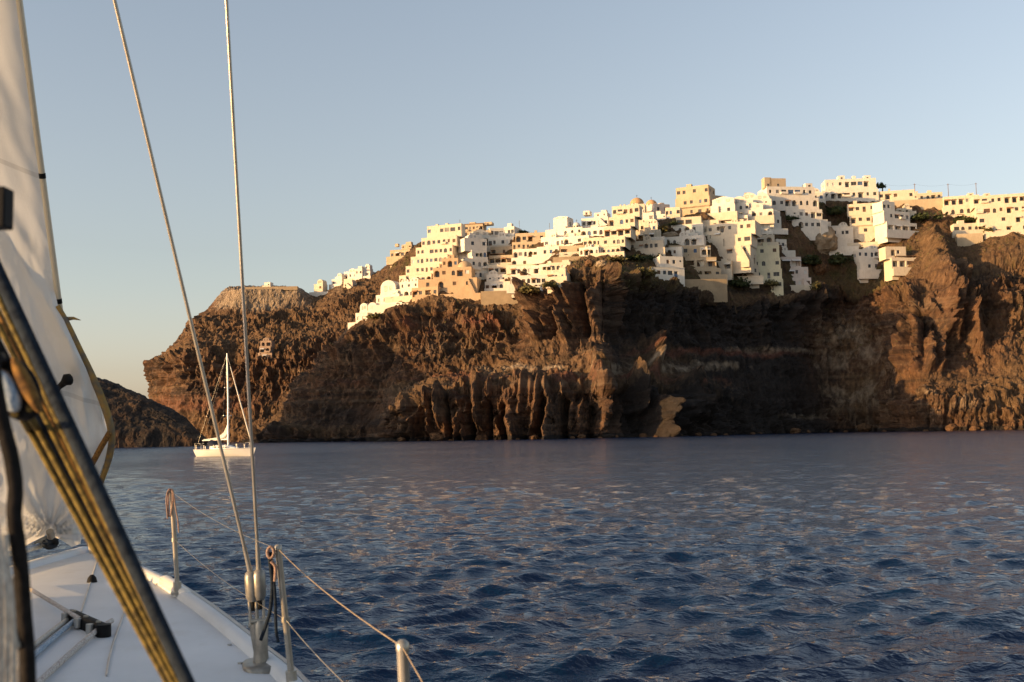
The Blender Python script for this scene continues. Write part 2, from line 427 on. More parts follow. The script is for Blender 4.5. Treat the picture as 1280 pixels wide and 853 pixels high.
def masks_far(px, py, V, m, W):
    n = fbm(V[..., 0] / 25, V[..., 1] / 25, V[..., 2] / 14, 3)
    m['pale'] = np.maximum(m['pale'], box_at(px, 262, 388, 5) * box_at(py, 340, 385 + 6 * n, 2) * np.clip(1.0 + .8 * n, 0, 1)); m['soil'] *= 1 - box_at(px, 262, 388, 5) * box_at(py, 340, 385, 2)
    m['pale'] = np.maximum(m['pale'], 0.9 * box_at(px, 404, 440, 4) * box_at(py, 340, 372, 4) * np.clip(0.6 + 1.3 * n, 0, 1))
    m['red'] = np.maximum(m['red'], 0.75 * box_at(px, 180, 330, 10) * box_at(py, 497, 516, 4))
    m['soil'] = np.maximum(m['soil'], 0.6 * box_at(py, 505, 560, 6))
    m['soil'] = np.maximum(m['soil'], 0.55 * bump_at(py, 398, 9) * np.clip(0.6 + n, 0, 1))
MASSIF, MASSIF_V = landform('far_cliff', T2, [0.3, 0.6, 1.0, 0.35, 0.8, 0.3, 0.08], [34, 40, 16, 24, 12, 18], 1.1, 1.0, masks_far)

# --- low dark headland behind the bow, its hidden left end raised for shade
T3 = [
 [(-620,None,360),(-560,470,400),(-520,360,440),(-500,270,480)],
 [(-300,None,345),(-290,480,380),(-285,390,420),(-280,300,455)],
 [(-100,None,336),(-100,500,350),(-100,425,385),(-100,365,415)],
 [(20,None,335),(20,515,348),(20,460,368),(20,425,390)],
 [(90,None,338),(90,525,348),(90,485,362),(90,462,378)],
 [(140,None,340),(140,532,348),(140,498,360),(140,478,372)],
 [(190,None,342),(190,538,348),(190,514,357),(190,500,366)],
 [(225,None,345),(225,545,348),(225,528,355),(225,518,361)],
 [(252,None,348),(252,552,350),(250,545,353),(248,540,357)],
 [(266,None,352),(266,556,353),(264,553,355),(262,552,358)],
]
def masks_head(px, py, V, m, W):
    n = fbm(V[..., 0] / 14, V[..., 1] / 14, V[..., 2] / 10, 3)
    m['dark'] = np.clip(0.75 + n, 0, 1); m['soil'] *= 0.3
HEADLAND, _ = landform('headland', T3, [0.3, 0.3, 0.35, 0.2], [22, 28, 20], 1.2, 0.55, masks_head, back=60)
# ------------------------------------------------------------------ the sea
def build_water():
    na, nr = 640, 1000
    th = np.linspace(math.radians(-50), math.radians(46), na)
    r = np.concatenate([[0.3, 2.0], 4.5 * (520 / 4.5) ** np.linspace(0, 1, nr), [600, 750, 1000, 1400, 2500, 6000, 20000, 45000]])
    R, TH = np.meshgrid(r, th, indexing='ij')
    X, Y = R * np.sin(TH), R * np.cos(TH)
    spacing = np.gradient(r)[:, None] * np.ones_like(X)
    Z = np.zeros_like(X); DX = np.zeros_like(X); DY = np.zeros_like(X)
    rg = np.random.default_rng(11)
    wind = math.radians(-70)
    comps = []
    for k in range(150):
        lam = 0.28 * (6.0 / 0.28) ** rg.random()
        w = math.exp(-(math.log(lam / .6)) ** 2 / (2 * .62 ** 2)) + .07
        comps.append((lam, wind + rg.normal(0, .5), .043 * w * lam / 6.283 * (.6 + .8 * rg.random()), rg.random() * 6.283))
    for lam, a, amp, p0 in comps:
        kk = 2 * math.pi / lam
        fade = np.clip((lam / spacing - 2.2) / 2.5, 0, 1)
        if not fade.any(): continue
        n = int(np.nonzero(fade.max(1))[0].max()) + 1
        ph = kk * (X[:n] * math.cos(a) + Y[:n] * math.sin(a)) + p0
        Z[:n] += amp * fade[:n] * np.sin(ph)
        DX[:n] += amp * 0.9 * fade[:n] * math.cos(a) * np.cos(ph); DY[:n] += amp * 0.9 * fade[:n] * math.sin(a) * np.cos(ph)
    gust = 0.85 + 0.7 * np.clip(fbm(X / 22, Y / 40, X * 0, 3) + 0.25, 0, 1)
    V = np.stack([X + DX * gust, Y + DY * gust, Z * gust], -1)
    me = grid_mesh('sea', V, True)
    t = NT('sea_water')
    g = t.n('ShaderNodeNewGeometry')
    n2 = t.noise(4.2, 3, 0.55, vec=g.outputs['Position'], scl=(.75, 1.3, 1))
    n3 = t.noise(15.0, 3, 0.6, vec=g.outputs['Position'], scl=(.8, 1.2, 1))
    n0 = t.noise(.42, 5, 0.62, vec=g.outputs['Position'], scl=(.6, 1.3, 1))
    ln = t.n('ShaderNodeVectorMath', operation='LENGTH'); t.l(g.outputs['Position'], ln.inputs[0])
    gst = t.maprange(t.noise(0.045, 4, 0.65, vec=g.outputs['Position']), .35, .65, -.05, .05)
    rough = t.math('ADD', t.maprange(ln.outputs['Value'], 30, 240, .05, .21), gst)      # ripples too small to resolve, far from the boat
    far = t.maprange(ln.outputs['Value'], 40, 180, .0, .75)
    h = t.math('ADD', t.math('MULTIPLY', n2, .075), t.math('ADD', t.math('MULTIPLY', n3, .016), t.math('MULTIPLY', n0, far)))
    t.set(Base_Color=(0.0015, 0.015, 0.050), Roughness=rough, IOR=1.33, Specular_IOR_Level=0.5)
    t.bump(h, 1.0, 1.0)
    me.materials.append(t.m)
    o = link('sea', me); tag(o, kind='structure')
build_water()
# ------------------------------------------------------------------ house builder
def plaster(name, c, var=0.07):
    t = NT(name)
    n = t.noise(0.25, 5, 0.6, 'World'); n2 = t.noise(1.6, 4, 0.6, 'World', scl=(1, 1, 0.35))
    base = t.ramp(n, [(0.3, tuple(x * (1 - var) for x in c)), (0.7, tuple(min(0.86, x * (1 + var)) for x in c))])
    base = t.mix(t.maprange(n2, 0.5, 0.78, 0, 0.5), base, (c[0] * .66, c[1] * .61, c[2] * .54))
    t.set(Base_Color=base, Roughness=0.85, Specular_IOR_Level=0.2)
    t.bump(t.noise(2.5, 4, 0.6, 'World'), 0.3, 0.08)
    return t.m
MW = dict(white=plaster('white_plaster', (0.67, 0.62, 0.535)), cream=plaster('cream_plaster', (0.60, 0.52, 0.40)),
          tan=plaster('tan_plaster', (0.47, 0.37, 0.25), 0.1), terra=plaster('terracotta_plaster', (0.48, 0.345, 0.215), 0.1),
          yellow=plaster('pale_yellow_plaster', (0.66, 0.60, 0.42)), pink=plaster('pinkish_plaster', (0.62, 0.53, 0.46)),
          stone=plaster('stone_wall', (0.33, 0.25, 0.16), 0.18), ruin=plaster('ruined_pink_plaster', (0.36, 0.26, 0.19), 0.2),
          grey=plaster('grey_plaster', (0.4, 0.38, 0.36)))
def glass_mat():
    t = NT('window_glass'); t.set(Base_Color=(0.05, 0.047, 0.045), Roughness=0.2, Specular_IOR_Level=0.4); return t.m
M_GLASS = glass_mat()
M_FR = dict(b=mat_plain('brown_wood_frame', (0.12, 0.07, 0.045), 0.6), u=mat_plain('blue_painted_frame', (0.07, 0.12, 0.22), 0.5),
            w=mat_plain('white_painted_frame', (0.6, 0.58, 0.54), 0.5), g=mat_plain('grey_frame', (0.2, 0.19, 0.18), 0.5))
M_WOOD = mat_plain('weathered_wood', (0.2, 0.12, 0.07), 0.8, 0.25)
M_METAL_DARK = mat_plain('dark_metal', (0.06, 0.06, 0.065), 0.5, 0.1, 3, 0.6)
M_AWN = [mat_plain('cream_awning', (0.6, 0.55, 0.45), .9), mat_plain('rust_awning', (0.33, 0.17, 0.09), .9), mat_plain('white_awning', (0.68, 0.66, 0.62), .9)]
M_DOME = plaster('ochre_dome_plaster', (0.52, 0.31, 0.16), 0.1)

class MB:
    """collects polygons and links them as one mesh"""
    def __init__(s): s.v, s.f, s.m = [], [], []
    def poly(s, pts, mi=0):
        i = len(s.v); s.v += [tuple(p) for p in pts]; s.f.append(tuple(range(i, i + len(pts)))); s.m.append(mi)
    def box(s, x0, x1, y0, y1, z0, z1, mi=0):
        p = [(x0,y0,z0),(x1,y0,z0),(x1,y1,z0),(x0,y1,z0),(x0,y0,z1),(x1,y0,z1),(x1,y1,z1),(x0,y1,z1)]
        for q in ((0,1,5,4),(1,2,6,5),(2,3,7,6),(3,0,4,7),(4,5,6,7),(3,2,1,0)): s.poly([p[k] for k in q], mi)
    def rev(s, prof, cx, cy, n=16, a0=0, a1=2 * math.pi, mi=0):
        """surface of revolution; prof: (radius, z)"""
        for k in range(n):
            t0, t1 = a0 + (a1 - a0) * k / n, a0 + (a1 - a0) * (k + 1) / n
            for (r0, z0), (r1, z1) in zip(prof, prof[1:]):
                q = [(cx + r0 * math.cos(t0), cy + r0 * math.sin(t0), z0), (cx + r0 * math.cos(t1), cy + r0 * math.sin(t1), z0),
                     (cx + r1 * math.cos(t1), cy + r1 * math.sin(t1), z1), (cx + r1 * math.cos(t0), cy + r1 * math.sin(t0), z1)]
                if r1 < 1e-6: q = q[:3]
                elif r0 < 1e-6: q = q[1:] if False else [q[0], q[2], q[3]]
                s.poly(q, mi)
    def tube(s, pts, r, n=8, mi=0, cap=True, r1=None):
        pts = [Vector(p) for p in pts]; rings = []
        up = Vector((0.13, 0.31, 0.94))
        for i, p in enumerate(pts):
            d = (pts[min(i + 1, len(pts) - 1)] - pts[max(i - 1, 0)]).normalized()
            a = d.cross(up)
            if a.length < 0.05: a = d.cross(Vector((1, 0, 0)))
            a.normalize(); b = a.cross(d)
            rr = r if r1 is None else r + (r1 - r) * i / max(1, len(pts) - 1)
            if isinstance(r, (list, tuple)): rr = r[i]
            rings.append([p + (a * math.cos(2 * math.pi * k / n) + b * math.sin(2 * math.pi * k / n)) * rr for k in range(n)])
        i0 = len(s.v)
        for q in rings: s.v += [tuple(p) for p in q]
        for i in range(len(rings) - 1):
            for k in range(n):
                k2 = (k + 1) % n
                s.f.append((i0 + i * n + k, i0 + i * n + k2, i0 + (i + 1) * n + k2, i0 + (i + 1) * n + k)); s.m.append(mi)
        if cap:
            s.f.append(tuple(i0 + k for k in range(n))[::-1]); s.m.append(mi)
            s.f.append(tuple(i0 + (len(rings) - 1) * n + k for k in range(n))); s.m.append(mi)
    def build(s, name, mats, parent=None, smooth=False, loc=None, rot=None):
        me = bpy.data.meshes.new(name); me.from_pydata(s.v, [], s.f)
        for m in (mats if isinstance(mats, (list, tuple)) else [mats]): me.materials.append(m)
        me.polygons.foreach_set('material_index', s.m)
        bm = bmesh.new(); bm.from_mesh(me); bmesh.ops.remove_doubles(bm, verts=bm.verts, dist=1e-5)
        bmesh.ops.recalc_face_normals(bm, faces=bm.faces)
        if smooth:
            for f in bm.faces: f.smooth = True
            for e in bm.edges:
                if len(e.link_faces) == 2 and e.calc_face_angle(0) > 0.9: e.smooth = False
        bm.to_mesh(me); bm.free()
        return link(name, me, parent, loc, rot)

_OPEN = {}
def opening_mesh(kind, w, h, fr):
    w, h = round(w * 5) / 5, round(h * 5) / 5
    key = (kind, w, h, fr)
    if key not in _OPEN:
        m = MB(); b = 0.09
        if kind == 'door':
            m.box(-w / 2, w / 2, 0, 0.06, 0, h, 0)
            m.box(-w / 2 + .14, w / 2 - .14, -.012, 0, h * .55, h - .18, 1)
            m.box(-w / 2 + .14, w / 2 - .14, -.02, 0, .18, h * .5, 0)
        elif kind == 'shutter':
            for sx in (-1, 1):
                x0, x1 = sorted((sx * .02, sx * w / 2))
                m.box(x0, x1, -.03, .03, 0, h, 0)
                for q in range(3): m.box(x0 + .08, x1 - .08, -.045, -.03, h * (.1 + .3 * q), h * (.3 + .3 * q), 0)
        else:
            m.poly([(-w / 2, .05, 0), (w / 2, .05, 0), (w / 2, .05, h), (-w / 2, .05, h)], 1)
            for x0, x1, z0, z1 in ((-w/2, w/2, 0, b), (-w/2, w/2, h - b, h), (-w/2, -w/2 + b, b, h - b), (w/2 - b, w/2, b, h - b), (-.04, .04, b, h - b)):
                m.box(x0, x1, -.02, .045, z0, z1, 0)
        o = m.build(kind, [M_FR[fr], M_GLASS]); me = o.data; bpy.data.objects.remove(o); _OPEN[key] = me
    return _OPEN[key]

def wall_run(mb, org, u, L, z0, z1, spec, parent, fr, lh, z_floor, clip=(0, 1)):
    """one wall with openings cut in it; u is the direction along the wall, the inside lies to its left (u turned +90 deg)"""
    org = Vector((org[0], org[1], 0)); u = Vector((u[0], u[1], 0)).normalized(); inn = Vector((-u.y, u.x, 0))
    ang = math.atan2(u.y, u.x)
    pt = lambda a, v, d=0.0: tuple(org + u * a + inn * d + Vector((0, 0, v)))
    ops = []; extras = []
    n = len(spec)
    for k, ch in enumerate(spec):
        if ch in '. ': continue
        c = L * (k + 0.5) / n; slot = L / n
        K = dict(w=(.27, .39, .30, 0), W=(.48, .44, .26, 0), a=(.28, .52, .20, 1), A=(.52, .70, .06, 1), d=(.31, .64, .04, 0), p=(.36, .62, .04, 0),
                 l=(0, .50, .20, 0), L=(0, .66, .06, 0), g=(0, .74, .03, 0), s=(.2, .18, .5, 0), v=(.36, .80, .03, 1))[ch]
        if ch in 'waWds' and RNG.random() < .06: continue
        vs_ = 0.85 + 0.5 * RNG.random() if ch in 'waWd' else 1.0
        ww = slot * (0.72 + .16 * RNG.random()) if K[0] == 0 else min(K[0] * lh * vs_ * 1.12, slot * 0.84)
        if K[0] and slot - ww > 1.2: c += (RNG.random() - .5) * min(1.6, (slot - ww) * .6)
        jit = (RNG.random() - .5) * 0.06 * lh if ch in 'wad' else 0
        dep = 1.7 if ch in 'lLA' else 0.28
        ops.append((c - ww / 2, c + ww / 2, z_floor + K[2] * lh + jit, z_floor + (K[2] + K[1]) * lh + jit, K[3], dep, ch))
    a = 0.0
    for (u0, u1, v0, v1, arch, dep, ch) in ops:
        if u0 > a: mb.poly([pt(a, z0), pt(u0, z0), pt(u0, z1), pt(a, z1)])
        mb.poly([pt(u0, z0), pt(u1, z0), pt(u1, v0), pt(u0, v0)])
        mb.poly([pt(u0, v1), pt(u1, v1), pt(u1, z1), pt(u0, z1)])
        r = (u1 - u0) / 2; uc = (u0 + u1) / 2
        prof = [(u0, v0), (u1, v0)]
        if arch:
            rz = min(r, (v1 - v0) * .55); vs = v1 - rz
            arc = [(uc + r * math.cos(t), vs + rz * math.sin(t)) for t in [math.pi * q / 8 for q in range(9)]]
            mb.poly([pt(*p) for p in arc[:5]] + [pt(u1, v1)])
            mb.poly([pt(*p) for p in arc[4:]] + [pt(u0, v1)])
            prof += arc
        else: prof += [(u1, v1), (u0, v1)]
        for p, q in zip(prof, prof[1:] + prof[:1]):
            if p != q: mb.poly([pt(*p), pt(*q), pt(*q, dep), pt(*p, dep)])
        ww, hh = u1 - u0, v1 - v0
        if dep > 1:
            mb.poly([pt(u0 - .0, v0, dep), pt(u1, v0, dep), pt(u1, v1, dep), pt(u0, v1, dep)])
            nd = max(1, int(ww / 2.4)); wd = min(1.7, ww / nd * .7); hd = min(hh * .86, 2.6)
            for q in range(nd):
                link('window', opening_mesh('window', wd, hd, fr), parent, pt(u0 + ww * (q + .5) / nd, v0 + .02, dep - .07), (0, 0, ang))
            if ch == 'l': mb.box(0, 0, 0, 0, 0, 0) if False else None
        elif ch in 'dg': link('door', opening_mesh('door', ww + .1, hh + .1, 'b' if ch == 'g' else fr), parent, pt(uc, v0 - .03, dep - .02), (0, 0, ang))
        else:
            kd = 'shutter' if RNG.random() < .33 else 'window'
            link(kd, opening_mesh(kd, ww + .1, hh + .1, 'bbwgu'[int(RNG.integers(0, 5))] if kd == 'shutter' else fr), parent, pt(uc, v0 - .04, dep - .02), (0, 0, ang))
        extras.append((ch, uc, v0, ww, hh))
        a = u1
    if L > a: mb.poly([pt(a, z0), pt(L, z0), pt(L, z1), pt(a, z1)])
    return extras

BVH = None
def make_bvh():
    global BVH
    vs, fs, off = [], [], 0
    for o in (CLIFF, MASSIF):
        me = o.data; n = len(me.vertices); c = np.empty(n * 3, np.float32); me.vertices.foreach_get('co', c)
        q = np.empty(len(me.loops), np.int32); me.loops.foreach_get('vertex_index', q)
        vs.append(c.reshape(-1, 3)); fs.append(q.reshape(-1, 4) + off); off += n
    BVH = BVHTree.FromPolygons(np.concatenate(vs).tolist(), np.concatenate(fs).tolist())
make_bvh()
def ground(px, py, fallback=None):
    for k in range(0, 40, 2):
        h = BVH.ray_cast(CAM, ray(px, py + k))
        if h[0] is not None and h[0].y < 900:
            return h[0].y
    return fallback or 540.0

HOUSES = []
def H(label, x0, x1, yb, levels, mat='white', yaw=14, name='house', cat='house', depth=8.5, fr='b', Y=None, push=-0.6, found=3.0, fmax=5.0, tops=(), group=None, roof=None):
    """levels, bottom up: 'h front x0 x1 setback left right' in pixels of the 1280 frame; - for a default"""
    cx = (x0 + x1) / 2
    if 'wall' not in name: yaw += (RNG.random() - .5) * 7
    Yg = (Y or float(np.median([ground(x0 + (x1 - x0) * q, yb) for q in (.06, .28, .5, .72, .94)]))) - push
    s = Yg / F
    base = P(cx, yb, Yg)
    root = empty(name, base, -math.radians(yaw))
    tag(root, label, cat, group)
    mb = MB(); z = 0.0; cy = math.cos(math.radians(yaw)); info = []
    el = max(0.0, (base.z - CAM.z) / Yg)
    lv = []
    for q in levels:
        t = (q.split() + ['-'] * 7)[:7]
        lv.append((float(t[0]), '' if t[1] == '-' else t[1], x0 if t[2] == '-' else float(t[2]), x1 if t[3] == '-' else float(t[3]),
                   0.0 if t[4] == '-' else float(t[4]), '' if t[5] == '-' else t[5], '' if t[6] == '-' else t[6]))
    prev = 0.0
    for k, (h, fs, a, b, sb, ls, rs) in enumerate(lv):
        hh = h * s
        z += (sb - prev) * s * (el + 0.02); prev = sb
        X0, X1, Yf = (a - cx) * s / cy, (b - cx) * s / cy, sb * s
        Yb = max(depth, Yf + 4.5) if k == len(lv) - 1 else max(depth, Yf + 4.5, lv[k + 1][4] * s + 3)
        if k == 0:
            gaps = []
            for q in (0, .33, .67, 1):
                w_ = root.matrix_basis @ Vector((X0 + (X1 - X0) * q, Yf, 0)) if False else Vector(base) + Matrix.Rotation(-math.radians(yaw), 3, 'Z') @ Vector((X0 + (X1 - X0) * q, Yf, 0))
                g_ = BVH.ray_cast(Vector((w_.x, w_.y, w_.z + 2.0)), Vector((0, 0, -1)))
                gaps.append(w_.z - g_[0].z if g_[0] is not None else 4)
            found = min(max(sorted(gaps)[-1] + .6, 2.0), fmax)
        zb = z - (found if k == 0 else 0.8); zt = z + hh
        fl = z + 0.06 * hh
        lh = min(hh, 4.6)
        fl = zt - lh if hh > 4.6 else z
        e = 0.002 * (k % 2)
        ex = wall_run(mb, (X0, Yf), (1, 0), X1 - X0, zb, zt, fs, root, fr, lh * .94, fl)
        for ch, uc, v0, ww, hh in ex or []:
            r_ = RNG.random(); xx = X0 + uc
            if ch in 'pdaWA' and r_ < .22 and v0 > 2.0:                    # balcony: slab and solid parapet
                bw = ww / 2 + .5; m2 = MB()
                m2.box(xx - bw, xx + bw, Yf - 1.0, Yf - .004, v0 - .25, v0 - .08); m2.box(xx - bw, xx + bw, Yf - 1.0, Yf - .88, v0 - .08, v0 + .75)
                for q in (-1, 1): m2.box(*sorted((xx + q * bw, xx + q * (bw - .12))), Yf - .88, Yf - .004, v0 - .08, v0 + .75)
                m2.build('balcony', MW[mat], root)
            elif ch in 'lLAWp' and r_ < .42:                                # canvas awning
                m2 = MB(); a0, a1 = xx - ww / 2 - .1, xx + ww / 2 + .1; t_ = v0 + hh + .1
                m2.poly([(a0, Yf - .01, t_), (a1, Yf - .01, t_), (a1, Yf - 1.1, t_ - .5), (a0, Yf - 1.1, t_ - .5)])
                m2.poly([(a0, Yf - 1.1, t_ - .5), (a1, Yf - 1.1, t_ - .5), (a1, Yf - 1.1, t_ - .7), (a0, Yf - 1.1, t_ - .7)])
                m2.build('awning', [M_AWN[int(RNG.integers(0, 3))]], root)
        wall_run(mb, (X1, Yf), (0, 1), Yb - Yf, zb, zt, rs, root, fr, lh * .94, fl)
        wall_run(mb, (X0, Yb), (0, -1), Yb - Yf, zb, zt, ls, root, fr, lh * .94, fl)
        mb.poly([(X1, Yb, zb), (X0, Yb, zb), (X0, Yb, zt), (X1, Yb, zt)])
        # parapet and roof slab
        t = 0.28; pz = 0.55
        i0, i1, j0, j1 = X0 + t, X1 - t, Yf + t, Yb - t
        o = [(X0, Yf), (X1, Yf), (X1, Yb), (X0, Yb)]; n = [(i0, j0), (i1, j0), (i1, j1), (i0, j1)]
        for q in range(4):
            r = (q + 1) % 4
            mb.poly([(*o[q], zt), (*o[r], zt), (*n[r], zt), (*n[q], zt)])
            mb.poly([(*n[q], zt), (*n[r], zt), (*n[r], zt - pz), (*n[q], zt - pz)])
        mb.poly([(*p, zt - pz) for p in n])
        if hh > 2.5 and k < len(lv) - 1 and RNG.random() < .55:           # a slight cornice between storeys
            mb.box(X0 - .12, X1 + .12, Yf - .14, Yf + .2, zt - .22, zt - .05)
        if k >= 1 and fs and RNG.random() < .62 and Yf - info[-1][2] < 1.6 and hh > 2.5:      # strip balcony with a solid parapet
            m2 = MB(); e0 = X0 + (X1 - X0) * (.45 * RNG.random() if RNG.random() < .6 else 0); e1 = X1 - (X1 - e0) * (.4 * RNG.random() if RNG.random() < .5 else 0); d_ = .7 + .7 * RNG.random()
            m2.box(e0, e1, Yf - d_, Yf - .004, z - .30, z - .05); m2.box(e0, e1, Yf - d_, Yf - d_ + .14, z - .05, z + .8)
            for q in (e0, e1 - .14): m2.box(q, q + .14, Yf - d_ + .14, Yf - .004, z - .05, z + .8)
            m2.build('balcony', MW[mat], root)
        info.append((X0, X1, Yf, Yb, z, zt)); z = zt
    if name not in ('retaining_wall', 'terrace_wall', 'path_wall', 'wall', 'terrace', 'fort_wall', 'cave_house') and len(lv) > 0:
        X0, X1, Yf, Yb, _, zt = info[-1]; W_ = X1 - X0
        if RNG.random() < .45 and W_ > 5:                                   # water tank on the roof
            m2 = MB(); x_ = X0 + W_ * (.2 + .6 * RNG.random()); m2.rev([(0, zt - .5), (.55, zt - .5), (.55, zt + .55), (0, zt + .65)], x_, Yf + 2.5, 10); m2.build('water_tank', M_FR['g'] if RNG.random() < .5 else MW['white'], root)
        if RNG.random() < .5 and W_ > 4:                                    # low roof hut
            m2 = MB(); x_ = X0 + W_ * (.15 + .5 * RNG.random()); w_ = 1.6 + 1.6 * RNG.random(); h_ = .8 + 1.2 * RNG.random()
            m2.box(x_, min(x_ + w_, X1 - .4), Yf + 1.5, Yf + 4, zt - .52, zt + h_); m2.build('roof_hut', MW[mat], root)
        X0, X1, Yf, Yb, z0_, zt = info[0]
        if RNG.random() < .6:                                               # walled terrace in front
            m2 = MB(); e0, e1 = X0 - 2.5 * RNG.random(), X1 + 2.5 * RNG.random(); hh_ = .5 + .9 * RNG.random(); d_ = 1.5 + RNG.random()
            m2.box(e0, e1, -d_, -.004, -min(found, 3.0) - .3, hh_ - .6); m2.box(e0, e1, -d_, -d_ + .25, hh_ - .6, hh_)
            m2.build('terrace', MW[mat if RNG.random() < .6 else ('cream' if mat != 'terra' else 'terra')], root)
        if RNG.random() < .4 and len(lv) > 1:                               # outside stair against the front
            m2 = MB(); n_ = 9; sd = 1 if RNG.random() < .5 else -1; x_ = X0 + .3 if sd > 0 else X1 - .3; zt0 = info[0][5] - .5
            for q in range(n_): m2.box(*sorted((x_ + sd * q * .42, x_ + sd * (q + 1) * .42)), -1.0, -.006, -2.5, zt0 * (q + 1) / n_)
            m2.build('stairs', MW[mat], root)
    if not tops and name == 'house' and mat in ('white', 'cream') and RNG.random() < .38:
        t_ = lv[-1]; a_ = t_[2] + 1 + (t_[3] - t_[2]) * .5 * RNG.random(); b_ = min(a_ + 7 + 6 * RNG.random(), t_[3] - .6)
        if b_ - a_ > 4: tops = [('vault' if RNG.random() < .7 else 'gable', a_, b_, 5 + 2.5 * RNG.random())]
    for tp in tops:
        add_top(root, tp, cx, s, cy, info, mat, fr)
    X0, X1, Yf, Yb, _, zt = info[-1]
    if roof: # tiled eaves / coloured flat lid
        m2 = MB(); m2.box(X0 - .35, X1 + .35, Yf - .5, Yb + .2, zt + .004, zt + .3); m2.build('roof', roof, root)
    mb.build('wall', MW[mat], root)
    HOUSES.append(root)
    return root

